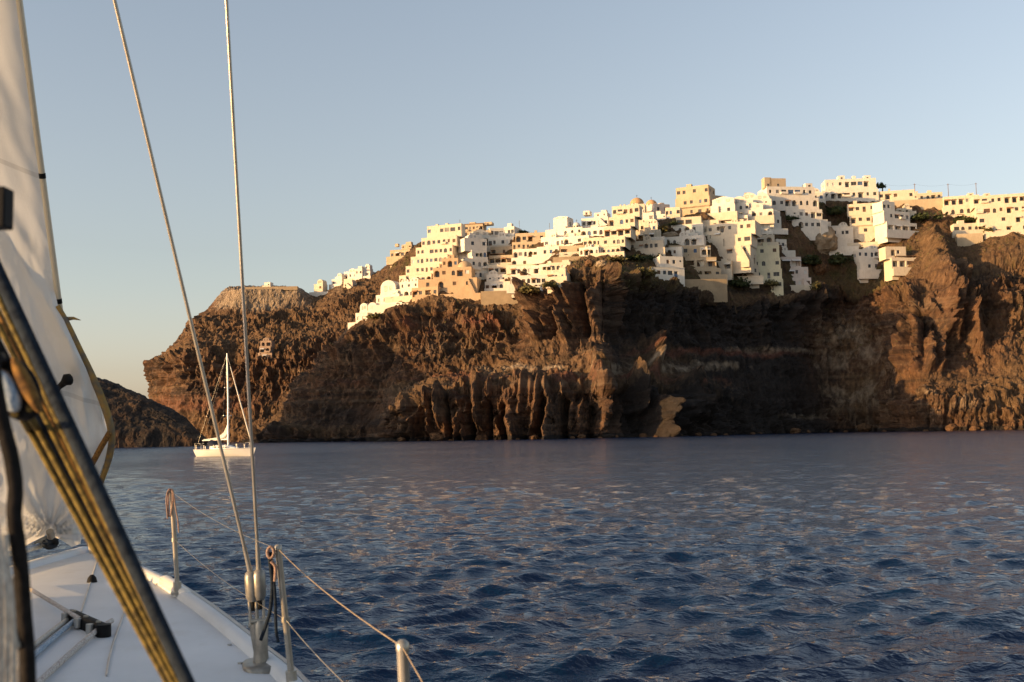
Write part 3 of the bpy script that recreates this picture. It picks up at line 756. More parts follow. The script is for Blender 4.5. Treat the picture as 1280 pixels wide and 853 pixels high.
def add_top(root, tp, cx, s, cy, info, mat, fr):
    kind, a, b, h = tp[:4]; lev = tp[4] if len(tp) > 4 else -1
    X0, X1 = (a - cx) * s / cy, (b - cx) * s / cy
    _, _, Yf, Yb, _, zt = info[lev]
    w = X1 - X0; hh = h * s; m = MB(); xc = (X0 + X1) / 2
    if kind == 'vault':
        rz = w * 0.42; zs = zt - .3; wallh = max(0.2, hh - rz); n = 10; y0, y1 = Yf + .35, min(Yb - .3, Yf + 7)
        arc = [(xc + w / 2 * math.cos(math.pi * q / n), zs + wallh + rz * math.sin(math.pi * q / n)) for q in range(n + 1)]
        ring = [(X1, zs)] + arc + [(X0, zs)]
        m.poly([(x, y0, z) for x, z in ring]); m.poly([(x, y1, z) for x, z in ring][::-1])
        for p, q in zip(ring, ring[1:]): m.poly([(p[0], y0, p[1]), (q[0], y0, q[1]), (q[0], y1, q[1]), (p[0], y1, p[1])])
        v = m.build('vault', MW[mat], root)
        link('door' if wallh > 1.5 else 'window', opening_mesh('window', w * .2, max(1.0, (wallh + rz) * .4), fr), root, (xc - w * .16, y0 - .03, zs + .5 + wallh * .2))
        link('window', opening_mesh('window', w * .16, max(.8, (wallh + rz) * .3), fr), root, (xc + w * .18, y0 - .03, zs + .7 + wallh * .3))
    elif kind == 'gable':
        wallh = hh * .6; zs = zt - .3; y0, y1 = Yf + .35, min(Yb - .3, Yf + 7)
        ring = [(X0, zs), (X1, zs), (X1, zs + wallh), (xc, zs + hh), (X0, zs + wallh)]
        m.poly([(x, y0, z) for x, z in ring]); m.poly([(x, y1, z) for x, z in ring][::-1])
        for p, q in zip(ring, ring[1:] + ring[:1]): m.poly([(p[0], y0, p[1]), (q[0], y0, q[1]), (q[0], y1, q[1]), (p[0], y1, p[1])])
        m.build('gable_room', MW[mat], root)
        for t in (-.22, .22): link('window', opening_mesh('window', w * .15, wallh * .6, fr), root, (xc + w * t, y0 - .03, zs + wallh * .3))
    elif kind == 'dome':
        r = w / 2; yc = Yf + r + .6; zs = zt - .3; dr = max(.3, hh - r * .95)
        m.rev([(r * .98, zs), (r * .98, zs + dr)], xc, yc, 20)
        m.build('drum', MW[mat if mat != 'grey' else 'cream'], root)
        d = MB(); d.rev([(r * 1.03 * math.cos(t), zs + dr + r * .95 * math.sin(t)) for t in [math.pi / 2 * q / 8 for q in range(8)]] + [(0, zs + dr + r * .95)], xc, yc, 24)
        dm = d.build('dome', M_DOME if len(tp) < 6 else MW[tp[5]], root, True)
        c = MB(); zc = zs + dr + r * .95
        c.box(xc - .07, xc + .07, yc - .07, yc + .07, zc - .1, zc + 1.5); c.box(xc - .4, xc - .07, yc - .06, yc + .06, zc + .9, zc + 1.05); c.box(xc + .07, xc + .4, yc - .06, yc + .06, zc + .9, zc + 1.05)
        c.build('cross', M_METAL_DARK, dm)
        for q in range(8):
            t = 2 * math.pi * (q + .5) / 8
            if math.sin(t) < .3: link('window', opening_mesh('window', .6, min(1.2, dr * .7), fr), root, (xc + (r + .03) * math.cos(t), yc + (r + .03) * math.sin(t), zs + dr * .2), (0, 0, t + math.pi / 2))
    elif kind == 'room':
        m.box(X0, X1, Yf + .6, min(Yb - .5, Yf + 5), zt - .5, zt + hh)
        m.build('stair_head', MW[tp[5] if len(tp) > 5 else mat], root)
        link('door', opening_mesh('door', min(1.0, w * .4), min(2.1, hh * .8), fr), root, (xc, Yf + .6 - .07, zt - .45))
    elif kind == 'chimney':
        m.box(X0, X1, Yf + 1.2, Yf + 1.2 + w, zt - .5, zt + hh); m.box(X0 - .1, X1 + .1, Yf + 1.1, Yf + 1.3 + w, zt + hh, zt + hh + .15)
        m.build('chimney', MW[tp[5] if len(tp) > 5 else mat], root)
    elif kind == 'pergola':
        z1 = zt + hh; y0, y1 = Yf + .5, Yf + 3.5; n = max(2, int(w / 2.5))
        for q in range(n + 1):
            x = X0 + w * q / n
            p = MB(); p.box(x - .09, x + .09, y0 - .09, y0 + .09, zt - .5, z1); p.build('post', M_WOOD, root)
        m.box(X0 - .3, X1 + .3, y0 - .4, y1, z1 + .002, z1 + .16); m.build('pergola_roof', M_WOOD, root)
        m = MB(); m.box(X0, X1, y1, y1 + .2, zt - .5, z1); m.build('back_wall', MW['tan'], root)
    elif kind == 'antenna':
        y0 = Yf + 2
        m.box(xc - .06, xc + .06, y0 - .06, y0 + .06, zt - .5, zt + hh)
        for q in (.55, .75, .92): m.box(xc - .5 * (1.3 - q), xc + .5 * (1.3 - q), y0 - .03, y0 + .03, zt + hh * q, zt + hh * q + .06)
        m.build('antenna', M_METAL_DARK, root)
    elif kind == 'parasol':
        y0 = Yf + 1.6
        m.box(xc - .05, xc + .05, y0 - .05, y0 + .05, zt - .5, zt + hh * .8); m.build('parasol_pole', M_WOOD, root)
        m = MB(); m.rev([(w / 2, zt + hh * .7), (0, zt + hh)], xc, y0, 10); m.build('parasol', MW['cream'], root)
    elif kind == 'buttress':
        m.poly([(X0, Yf - .02, 0)] * 3) if False else None
# ------------------------------------------------------------------ the village, house by house (pixel extents of the 1280 frame)
# far end of the ridge, left
H('tall stepped cream hotel with six terraces at the lower end of the ridge', 498, 542, 357,
  ['14 aAwAwA 498 540 0', '11.5 wawwaww 504 548 6 w', '11.5 wwawwwaw 508 556 12 w', '11.5 wwwWwwaw 512 560 18 w', '12 wawwaww 517 563 24 w', '15 wWwWWw 522 567 30 a'],
  'cream', 20, 'terraced_hotel', 'hotel', depth=16, tops=[('chimney', 532, 535, 2), ('chimney', 545, 548, 2), ('antenna', 561, 565, 6)])
H('small tan stone house with open doorways beside the stepped cream hotel', 487, 513, 323, ['11 dAwA 487 513 0', '6 w.A 500 513 5'], 'tan', 20, tops=[('chimney', 490, 494, 2)])
H('pair of little white vaulted rooms lowest on the slope', 441, 461, 403, ['12 wd 444 460 0', '2 - 447 470 4'], 'white', 24, tops=[('vault', 447, 457, 11), ('vault', 458, 469, 11)])
H('low white terrace wall with a step below the pair of vaulted rooms', 434, 452, 407, ['4 -'], 'white', 24, 'terrace_wall', 'wall', depth=4)
H('white vaulted chapel house with two tall windows above a terrace', 469, 500, 381, ['13 wwAd 469 500 0 a', '2 - 473 492 3'], 'white', 24, tops=[('vault', 473, 493, 17)])
H('row of low white cave houses with arches above the path', 488, 528, 373, ['12 AwAwA 488 528 0', '9 aww 496 522 5'], 'white', 22, tops=[('vault', 498, 508, 5), ('gable', 510, 521, 6)])
H('long white path parapet running under the vaulted houses', 462, 530, 384, ['4 -'], 'white', 16, 'path_wall', 'wall', depth=1.2)
# the terracotta complex
H('broad terracotta bastion house with stepped rounded top and dark arched openings', 520, 597, 371,
  ['23 .d.A.w.w. 522 597 0 w', '14 AwaLw 540 589 6 a', '12 wAw 550 571 12 a'], 'terra', 8, 'terracotta_house', depth=13, tops=[('dome', 569, 588, 7, 1, 'terra'), ('chimney', 557, 560, 3)])
H('small terracotta annexe with a big dark opening at the foot of the bastion', 514, 548, 372, ['13 AwLw'], 'terra', 18, depth=6)
H('square terracotta house of two storeys with small square windows', 564, 584, 317, ['14 lw 565 584 0 w', '13 ww 570 585 3 w'], 'terra', -14, tops=[('chimney', 575, 577, 3)])
H('white house with arched dome-like end wall beside the square terracotta house', 560, 572, 305, ['10 wa'], 'cream', 24, tops=[('vault', 561, 572, 6)])
# white shaded group
H('white terraced house of four storeys with dark windows in open shade', 583, 611, 349,
  ['12 .sad 586 610 0', '14 wwaA 583 611 1', '11 .AAv 592 611 5', '15 .www 584 612 7'], 'white', -24, depth=11, fr='u')
H('white house with big dark terrace openings under a gabled room', 586, 614, 306, ['12 lAL'], 'white', -16, depth=8, tops=[('gable', 592, 611, 9), ('chimney', 589, 591, 3)])
H('brown roofed pergola house topmost above the terracotta houses', 576, 614, 293, ['4 - 576 614 0', '9 dwwaL 580 603 3'], 'tan', 12, tops=[('room', 604, 614, 2)], roof=M_WOOD)
H('white house with four blue shuttered windows below the antenna', 612, 636, 297, ['12 wWWw'], 'white', -14, fr='u')
H('white cube with grey shaded side and a tall antenna on the skyline', 628, 650, 299, ['16 www 630 643 0 w w'], 'white', 22, tops=[('antenna', 646, 649, 8)], depth=9)
H('long white house with one blue door under the antenna cube', 610, 642, 309, ['13 dw.www'], 'white', 8)
H('tan house with brown door and shaded porch in the stepped middle column', 613, 642, 320, ['12 L.ad'], 'tan', 8)
H('cream house with dark pergola terrace in the stepped middle column', 611, 641, 332, ['13 LLAW'], 'tan', 6, tops=[('pergola', 612, 630, 2)])
H('cream house with square dark window above the lowest white pair', 610, 640, 345, ['14 lwlW'], 'cream', 6)
H('lower white house with a row of tiny windows', 608, 640, 354, ['11 swsws'], 'white', 6)
H('lowest white house with two blue doors above the tan retaining wall', 606, 638, 363, ['11 pLaa'], 'white', 4, fr='u')
# stacked rows in the middle left
H('long tan house with dark arched openings behind a flat roof line', 644, 682, 303, ['12 AwL.w'], 'tan', 10, tops=[('chimney', 668, 671, 3)])
H('tan house with a line of small dark doors below the long tan house', 640, 681, 312, ['10 dwdwdww'], 'tan', 12)
H('white row house with three round arches topmost of the white stack', 641, 673, 324, ['13 AwaAA'], 'white', 10)
H('white house with tiny windows at the right of the three arch house', 671, 699, 321, ['13 .www'], 'white', 16, depth=7)
H('long white house with two door openings in the white stack', 639, 693, 333, ['12 A.w.p.w.'], 'white', 10)
H('white row house with four arched doors in the white stack', 638, 688, 343, ['11 AaAwAwA'], 'white', 10)
H('lowest white house of the white stack with a long row of arched doors', 639, 689, 357, ['13 AawaApwa'], 'white', 8)
H('small cream house with four arches and people sized doorways', 683, 713, 340, ['12 Aaaaa'], 'cream', 18)
H('lowest cream house with yellow lit arches above the dark crag', 684, 707, 351, ['11 Aaa'], 'cream', 14)
H('white house with shaded right wall under the chapel', 680, 707, 311, ['14 w.dw'], 'white', 24, depth=9)
H('white chapel with a dark tiled gable and small square windows', 682, 714, 298, ['12 .wa 682 714 0 w', '13 w 691 708 3 w w'], 'white', 26, 'chapel', 'chapel', tops=[('gable', 691, 708, 4), ('antenna', 684, 686, 10, 0)])
H('white house with dark arched loggia beside the chapel house', 704, 736, 306, ['11 A.wA'], 'white', 18)
H('tan terrace house with dark parasols in front', 700, 731, 319, ['12 L.L'], 'tan', 12, tops=[('parasol', 702, 708, 5), ('parasol', 710, 716, 5)])
H('restaurant terrace with railing and dark furniture below the tan terrace house', 691, 726, 328, ['7 -'], 'stone', 8, 'terrace', 'terrace', depth=7, tops=[('parasol', 694, 700, 5), ('parasol', 704, 710, 5), ('parasol', 715, 721, 4.5)])
H('little white domed chapel on the skyline next to the tiled chapel', 712, 728, 294, ['10 aw'], 'white', 20, 'chapel', 'chapel', tops=[('dome', 715, 724, 8, 0, 'white')])
H('white two storey house with a small tower on the skyline', 727, 760, 284, ['12 wAwaw', '6 ww 742 758 4'], 'white', 20, tops=[('room', 728, 736, 4)])
H('white terraced house with shaded arcade between chapel and cascade hotel', 726, 762, 297, ['13 Aawaw'], 'white', 18)
H('low white house with brown doorway above the terrace restaurant', 729, 752, 309, ['12 dAwp'], 'cream', 16)
H('small white house with round arches at the foot of the cascade hotel', 724, 748, 320, ['11 aAAa'], 'white', 16)
# the cascade hotel
H('wide cream cascade hotel of five stepped terraces under the twin domes', 741, 776, 320,
  ['12 waaawA 741 775 0', '11.5 .w.waw 748 780 6', '13.5 LlLl 753 786 12', '12 Lwaww 758 790 18', '14 wWwaw 761 795 24'], 'cream', 20, 'terraced_hotel', 'hotel', depth=15, tops=[('chimney', 770, 772, 2), ('chimney', 775, 777, 2)])
H('domed church with a large ochre dome on an arcaded drum', 785, 806, 268, ['13 .ww 785 806 0'], 'cream', 14, 'church', 'church', tops=[('dome', 787, 804, 11)])
H('domed church with a smaller reddish dome beside the large one', 803, 823, 268, ['12 ww. 803 823 0 - w'], 'white', 10, 'church', 'church', tops=[('dome', 807, 821, 9)])
H('pinkish house in shade with dark windows behind the smaller dome', 818, 838, 268, ['13 ww 818 838 0'], 'pink', -20, tops=[('chimney', 828, 832, 2)])
H('white house with two small windows below the domes', 791, 817, 279, ['13 .w.w'], 'white', 20)
H('square cream house with an arched window pair in the middle of the slope', 789, 811, 291, ['13 .ww.'], 'cream', 20)
H('white hotel block with brown arched doors next to the planted slope', 784, 818, 302, ['13 WaLwA'], 'cream', 16)
H('wide white house with three garden doors above the brown scrub', 781, 829, 315, ['14 .W.pAaw.'], 'cream', 14)
H('plain white cube with two tiny windows at the edge of the planted slope', 812, 830, 309, ['13 .w'], 'white', 24, depth=6)
H('small plain white shed on the garden wall', 815, 832, 275, ['7 ..d'], 'white', 18, depth=5)
# the tall tan block
H('tall square tan block rising above the ridge with rows of tiny windows', 846, 886, 273,
  ['15 w.wpw 846 886 0 w', '12 .wwww 846 886 0 w ww', '14 ww.w.w 847 885 0.6 w ww'], 'tan', 24, 'tower_house', 'house', depth=12, push=-14)
H('long tan wing in shade behind the tall square block', 884, 908, 262, ['18 wwww 884 908 0 - ww'], 'tan', -22, depth=8, push=-16)
H('tan garage row with two brown doors under the tall square block', 846, 876, 284, ['13 gg.'], 'cream', 16, depth=6)
H('cream house with few windows leaning on the tall square block', 832, 850, 273, ['14 ww.w'], 'cream', 20)
H('white house with one brown arched door under the garage row', 840, 878, 294, ['14 .aAw.'], 'white', 18)
H('white row of rooms with arched and square doors below the garage row', 831, 879, 309, ['14 WaaAAw'], 'white', 18)
H('white corner terrace beside the brown scrub slope', 828, 852, 320, ['11 .Aw.'], 'white', 20)
H('cream house with striped blinds where the lane climbs', 876, 898, 288, ['13 ..w'], 'cream', 22)
H('cream narrow house tucked between garage row and gabled house', 879, 900, 303, ['14 LwA'], 'cream', 24)
# apartments above the retaining wall
H('white house in cool shade with a row of blue windows above the grey wall', 811, 857, 347, ['13 LwwWdd 812 857 0', '14 .wws 826 857 3'], 'white', -12, fr='u', depth=9, tops=[('chimney', 828, 830, 2)])
H('tan apartment house with four wide dark loggias over the grey wall', 857, 903, 348,
  ['13 lwLw 857 902 0', '14 lLL 857 897 1.5', '15 LwwL 838 891 5'], 'tan', -6, 'apartment_house', depth=11)
H('tall cream corner house with bright left wall beside the tan apartments', 886, 922, 330,
  ['22 .W.w 896 935 2 w', '14 .w.wW 890 936 5 w', '16 wLwww 884 940 9 a'], 'cream', 26, depth=14)
H('cream apartment house with two big dark loggias on its middle storey', 906, 948, 348,
  ['16 .w.w 912 948 0 w', '13 LL 908 945 .8 w', '15 .w.w.w 900 942 3 w'], 'cream', 12, 'apartment_house', depth=11)
H('cream upper house with dark cave-like terrace opening', 916, 968, 308, ['14 aLLA 918 968 0', '16 ww.LW 914 948 4'], 'cream', 8, depth=10)
H('tall pale yellow house with four storeys and shadow across its front', 942, 979, 361,
  ['12 wdw 942 979 0', '13 WdW 943 978 .6', '14 wa.w 942 977 1.2', '16 .w.w 940 976 1.8'], 'yellow', 2, depth=11, fr='g')
H('pinkish white house with grey balconies beside the tall pale yellow house', 976, 1015, 360,
  ['13 dWwW 977 1015 0', '13.5 WWww 977 1012 1', '13 LL 978 1004 3'], 'pink', -4, depth=10, fr='g')
H('small white stair house above the grey balconies', 970, 984, 312, ['13 .w'], 'white', -14, fr='u')
H('little white terraces stepping down behind the small stair house', 970, 995, 322, ['9 w.'], 'white', -8)
# gabled white houses
H('white gabled house with two windows beside the tall tan block', 889, 918, 268, ['12 Ww', '3 - 891 917 2'], 'white', 18, push=5, tops=[('gable', 891, 917, 9)])
H('white vaulted house with round roof in the gabled cluster', 914, 936, 264, ['10 waw'], 'white', 16, push=5, tops=[('vault', 915, 934, 10)])
H('white domed house with brown lid at the top of the gabled cluster', 926, 948, 256, ['8 ww'], 'white', 16, push=5, tops=[('vault', 928, 946, 8), ('room', 931, 938, 8, 0, 'tan')])
H('second white vaulted house just under the big white hotel', 942, 964, 258, ['9 aa'], 'white', 16, push=5, tops=[('vault', 944, 962, 9)])
H('wide low white gabled house with lit terrace openings', 930, 966, 273, ['11 wAwA', '3 - 932 954 2'], 'white', 12, push=5, tops=[('gable', 932, 954, 8)])
H('white house with parasols on its roof in the gabled cluster', 898, 934, 282, ['12 LwL'], 'white', 16, tops=[('parasol', 914, 921, 5), ('parasol', 923, 930, 5)])
H('plain white gable wall in shade below the big white hotel', 946, 978, 288, ['18 ..ww', '7 w 956 978 2'], 'white', -16, depth=9)
# the big white hotel
H('big white hotel with two long rows of dark windows and a tan rooftop block', 962, 1036, 288,
  ['14 .AwwW. 990 1037 0', '13 .swwLW 984 1031 2', '15 awAAaaA 964 1028 4 w', '14 wwWWWww 961 1024 6 a'], 'white', -4, 'hotel', 'hotel', depth=15, fr='g',
  tops=[('room', 959, 968, 12, -1, 'tan'), ('room', 966, 987, 11, -1, 'tan'), ('room', 1013, 1022, 5)])
H('white hotel with eight dark upper windows farthest up the hill', 1028, 1098, 252,
  ['15 WAAWwLww 1029 1098 0 a', '14 wwwLWWLW 1033 1096 2 w'], 'white', 4, 'hotel', 'hotel', depth=12, fr='g', tops=[('room', 1050, 1058, 5), ('room', 1082, 1090, 4)])
H('small white house between the two hotels', 1014, 1032, 256, ['16 ww'], 'white', 10, depth=8, push=-2)
H('white house with sloping parapets beside the lone round tree', 1098, 1142, 252, ['14 wLw.w'], 'cream', 10, tops=[('chimney', 1112, 1114, 3)])
# the mansion and the pale walls
H('cream mansion with tall sunlit wall and arched windows below the upper hotel', 1061, 1106, 306,
  ['25 .w.w.. 1052 1107 0', '14 LwpA. 1065 1106 1 w', '14 Wwdw. 1063 1104 2 w'], 'cream', 16, 'mansion', 'house', depth=11)
H('white wing in shade with two dark verandas leaning on the mansion', 1104, 1150, 291, ['13 lLLl 1106 1150 0', '14 wwWWw 1104 1142 2', '12 ww. 1104 1122 4'], 'white', -20, depth=9, fr='g', push=2)
H('long low white house in shade left of the mansion', 1000, 1040, 291, ['14 .wAw'], 'white', -8, depth=7, fr='g')
H('white retaining house with few small windows stepping down the gully', 1036, 1068, 312, ['28 .w.ww.'], 'white', -4, depth=7)
H('lower white house with a veranda and blue shutters on the dark crag', 1074, 1118, 341, ['15 .wwAL 1075 1118 0 w', '15 wwaAw 1074 1108 2 w'], 'white', -2, depth=9, fr='u')
H('cream veranda house at the end of the dark crag', 1113, 1153, 337, ['15 LLW. 1114 1153 0', '14 .Lw. 1108 1135 3'], 'cream', -8, depth=8, fr='g', tops=[('pergola', 1120, 1150, 2, 0)])
# the right end of the ridge
H('low cream house against the sky beside the utility pole', 1142, 1177, 251, ['10 dwaLw'], 'cream', 14, tops=[('chimney', 1146, 1149, 3)])
H('long plain tan retaining wall along the ridge between hotel and tree', 1120, 1184, 262, ['13 -'], 'tan', 10, 'retaining_wall', 'wall', depth=3)
H('tan hotel wing with brown verandas and three round windows', 1180, 1232, 271, ['14 .aaaa. 1181 1232 0 w', '13 LLLww 1183 1224 3'], 'cream', 12, 'hotel', 'hotel', depth=10, roof=None, tops=[('room', 1211, 1218, 3)])
H('long cream hotel of four storeys spreading along the end of the ridge', 1226, 1330, 290,
  ['12 ...L.w..A.ww 1236 1330 0', '12 Ww.wwL.wwLww 1229 1330 3', '12.5 WWawLwWwwLww 1227 1330 5', '13 lWwwLLlWwLWw 1225 1330 7'], 'cream', 14, 'hotel', 'hotel', depth=14, tops=[('room', 1238, 1245, 3)])
H('isolated cream cottage with white porch on the brown crag', 1193, 1223, 292, ['13 Wada'], 'cream', 8, 'cottage', 'house', depth=6, push=2.5)
H('stone terrace wall under the isolated cottage', 1197, 1228, 300, ['8 -'], 'tan', 8, 'terrace_wall', 'wall', depth=4, push=4)
# walls
H('long tan retaining wall with one arched recess above the crag', 601, 682, 382, ['19 ....A. 601 682 0'], 'stone', 4, 'retaining_wall', 'wall', depth=3)
H('grey stone retaining wall below the tan apartments', 848, 910, 364, ['15 -'], 'stone', -6, 'retaining_wall', 'wall', depth=3)
# left cliff
H('ruined pale cave house of three storeys alone in the far cliff', 321, 342, 450, ['9 aAa 322 340 0', '8 LA 324 338 .4', '7 AL 325 339 .8'], 'ruin', 6, 'cave_house', depth=8, push=-2.2, fmax=2.0, tops=[('gable', 328, 336, 5)])
H('low stone parapet along the flat edge of the far hilltop', 306, 372, 362, ['3.5 - 306 372 0'], 'stone', 0, 'fort_wall', 'wall', depth=4, Y=711, fmax=.6)
H('little square white building on the flat far hilltop', 330, 338, 359, ['6 .w'], 'white', 18, depth=4)
H('square cream house at the near end of the far hilltop', 391, 405, 364, ['9 .w 392 404 0'], 'cream', 20, depth=6)
H('flat white wall beside the square cream house on the far hill', 386, 412, 369, ['4 -'], 'white', 10, 'wall', 'wall', depth=2)
for k, (a, b, yb, h, lb) in enumerate([
    (414, 428, 357, 8, 'lowest white cube of the far hilltop hamlet'), (425, 436, 352, 9, 'tall white cube second in the far hilltop hamlet'),
    (434, 446, 350, 10, 'white vaulted cube in the middle of the far hilltop hamlet'), (443, 453, 346, 10, 'white block at the top of the far hilltop hamlet'),
    (450, 463, 347, 8, 'last white cube of the far hilltop hamlet before the brown ridge'), (429, 441, 360, 7, 'cream cube below the white houses of the far hilltop hamlet')]):
    H(lb, a, b, yb, ['%g ww' % h] + (['3 - %g %g 3' % (a + 3, b - 2)] if k != 2 else []), 'cream' if k == 5 else 'white', 22, depth=6, group='houses of the far hilltop hamlet',
      tops=[('vault', a + 1, b - 1, 5)] if k == 2 else [])

# rooms that fill the lanes between
for lb, a, b, yb, lv, mt, yw in [
    ('small cream house with an awning between the stepped hotel and the terracotta bastion', 550, 572, 331, ['12 AwA'], 'cream', 18),
    ('little white arched house tucked under the stepped hotel', 541, 562, 343, ['11 waA'], 'white', 18),
    ('white vaulted room beside the white terraced house in shade', 568, 588, 330, ['10 aA', '2 - 569 587 2'], 'white', 10),
    ('white cube room right of the domes on the lane', 806, 822, 290, ['11 ww'], 'white', 18),
    ('cream room with a wide opening beside the tall cream corner house', 860, 884, 320, ['11 LaA'], 'cream', 16),
    ('narrow white house below the gabled cluster', 905, 922, 297, ['13 wA'], 'white', 20),
    ('white stair landing house left of the big white hotel', 946, 966, 300, ['11 wLw'], 'white', 12),
    ('small white house stepping down beside the mansion', 1040, 1060, 291, ['9 aw'], 'white', 6),
    ('cream lodge on the ridge wall near the lone tree', 1122, 1140, 268, ['8 Aw'], 'cream', 10),
    ('low white shop with a dark arch behind the white stack', 674, 694, 338, ['8 AA'], 'white', 14),
    ('white row of three little rooms under the tall square block', 850, 872, 300, ['8 aaa'], 'white', 16),
    ('low cream room at the foot of the tall cream corner house', 896, 914, 337, ['11 .L'], 'cream', 20),
    ('white vaulted hut halfway down the middle lane', 756, 772, 312, ['8 a', '1 - 757 771 1'], 'white', 18),
    ('upper white hut with a vault in the middle lane', 740, 752, 283, ['7 w', '1 - 741 751 1'], 'white', 18)]:
    H(lb, a, b, yb, lv, mt, yw, depth=6, push=1.5, tops=[('vault', a + 2, b - 2, 7)] if 'vault' in lb else [])
# ------------------------------------------------------------------ plants, poles, scrub
def foliage_mat(name, a, b):
    t = NT(name); n = t.noise(0.9, 4, 0.6, 'World')
    t.set(Base_Color=t.ramp(n, [(0.3, a), (0.7, b)]), Roughness=0.8, Specular_IOR_Level=0.2); return t.m
M_LEAF = foliage_mat('dark_green_leaves', (0.02, 0.03, 0.012), (0.06, 0.07, 0.025))
M_DRY = foliage_mat('dry_olive_leaves', (0.07, 0.06, 0.022), (0.15, 0.125, 0.05))
M_BARK = mat_plain('bark', (0.09, 0.065, 0.045), 0.9, 0.3)
def leaf_quads(pts, sz, rg):
    n = len(pts)
    a = rg.normal(size=(n, 3)); a /= np.linalg.norm(a, axis=1, keepdims=True)
    b = np.cross(a, rg.normal(size=(n, 3))); b /= np.linalg.norm(b, axis=1, keepdims=True)
    s = sz * (0.6 + 0.8 * rg.random((n, 1)))
    V = np.stack([pts - a * s - b * s * .5, pts + a * s * .2 - b * s * .7, pts + a * s + b * s * .4, pts - a * s * .3 + b * s * .7], 1).reshape(-1, 3)
    return V
def quads_mesh(name, V, mat):
    me = bpy.data.meshes.new(name); n = len(V) // 4
    me.from_pydata(V.tolist(), [], [tuple(range(4 * i, 4 * i + 4)) for i in range(n)]); me.materials.append(mat); return me
_LM = {}
def clump(seed, mat, n=420, flat=0.7):
    key = (seed, mat.name)
    if key not in _LM:
        rg = np.random.default_rng(seed)
        c = rg.normal(size=(9, 3)) * (.45, .45, .3); k = rg.integers(0, 9, n)
        p = c[k] + rg.normal(size=(n, 3)) * .24
        p[:, 2] = np.abs(p[:, 2] * flat) * 1.0
        _LM[key] = quads_mesh('crown', leaf_quads(p, .15, rg), mat)
    return _LM[key]
def plant(label, name, px, py, w, h, mat, seed, trunk=0.12, cat='bush', group=None, push=1.5):
    Y = ground(px, py) - push; s = Y / F
    r = empty(name, P(px, py, Y)); tag(r, label, cat, group)
    c = link('crown', clump(seed, mat), r, (0, 0, h * s * trunk)); c.scale = (w * s * .55, w * s * .5, h * s * (1 - trunk) * .95)
    m = MB(); H_ = h * s
    m.tube([(0, 0, -1.2), (.02 * H_, 0, H_ * .25), (0, .03 * H_, H_ * .6)], [.05 * H_ + .03, .04 * H_ + .02, .02 * H_ + .01], 6)
    for q in range(3):
        t = q * 2.1 + seed; m.tube([(0, 0, H_ * .22), (.2 * w * s * math.cos(t), .2 * w * s * math.sin(t), H_ * .6)], [.03 * H_ + .01, .012 * H_], 5)
    m.build('trunk', M_BARK, r)
for a in [
 ('lone round dark tree on the skyline between the upper hotel and the sloping house', 'tree', 1103, 240, 11, 17, M_LEAF, 1, .35, 'tree'),
 ('broad dark green bush under the upper hotel', 'bush', 1044, 268, 26, 17, M_LEAF, 2, .05),
 ('second green bush spreading along the foot of the upper hotel', 'bush', 1068, 262, 20, 9, M_LEAF, 3, .05),
 ('dark shrub at the left corner of the big white hotel base', 'shrub', 986, 276, 8, 10, M_LEAF, 4, .1),
 ('small dark shrub on the big white hotel terrace', 'shrub', 995, 275, 7, 7, M_LEAF, 5, .1),
 ('tallest thin shrub on the big white hotel terrace', 'shrub', 1001, 274, 6, 9, M_LEAF, 6, .25),
 ('dark green bush under the cream loggia apartments', 'bush', 927, 359, 24, 14, M_LEAF, 7, .05),
 ('olive tree in front of the tall pale yellow house', 'tree', 966, 360, 16, 14, M_DRY, 8, .25, 'tree'),
 ('reddish green shrub beside the pinkish house corner', 'shrub', 1020, 362, 14, 12, M_DRY, 9, .05),
 ('dry green bush under the white stack of row houses', 'bush', 664, 366, 30, 13, M_DRY, 10, .03),
 ('second dry bush beside the tan retaining wall', 'bush', 690, 358, 18, 11, M_DRY, 11, .03),
 ('dark bush beneath the wide white house with garden doors', 'bush', 796, 325, 22, 12, M_LEAF, 12, .03),
 ('round olive bush left of the white shaded house', 'bush', 805, 345, 20, 15, M_DRY, 13, .05),
 ('dark green bush at the end of the planted slope', 'bush', 822, 326, 14, 12, M_LEAF, 14, .05),
 ('olive bush among boulders under the wide white house', 'bush', 770, 326, 20, 10, M_DRY, 15, .03),
 ('green shrub bank in the middle of the planted slope', 'bush', 825, 290, 28, 12, M_DRY, 16, .03),
 ('dark shrub at the upper end of the planted slope', 'bush', 842, 282, 12, 8, M_LEAF, 17, .05),
 ('dark bush on the ridge behind the tan retaining wall', 'bush', 1150, 275, 30, 14, M_LEAF, 18, .03),
 ('dry bush below the long ridge wall', 'bush', 1125, 272, 22, 10, M_DRY, 19, .03),
 ('broad dark bush above the isolated cottage', 'bush', 1206, 278, 30, 11, M_LEAF, 20, .03),
 ('olive bush between the isolated cottage and the long hotel', 'bush', 1240, 292, 24, 12, M_DRY, 21, .03),
 ('dark bush in the gully beneath the shaded retaining house', 'bush', 1052, 330, 26, 16, M_LEAF, 22, .03),
 ('small dark bush behind the flat roof line of the long tan house', 'bush', 655, 291, 14, 5, M_LEAF, 23, .03),
 ('dry shrubs at the foot of the pair of vaulted rooms', 'shrub', 470, 398, 22, 9, M_DRY, 24, .03),
 ('dark bush in the rock gully under the big white hotel', 'bush', 1008, 330, 30, 14, M_LEAF, 25, .03),
]:
    plant(*a)

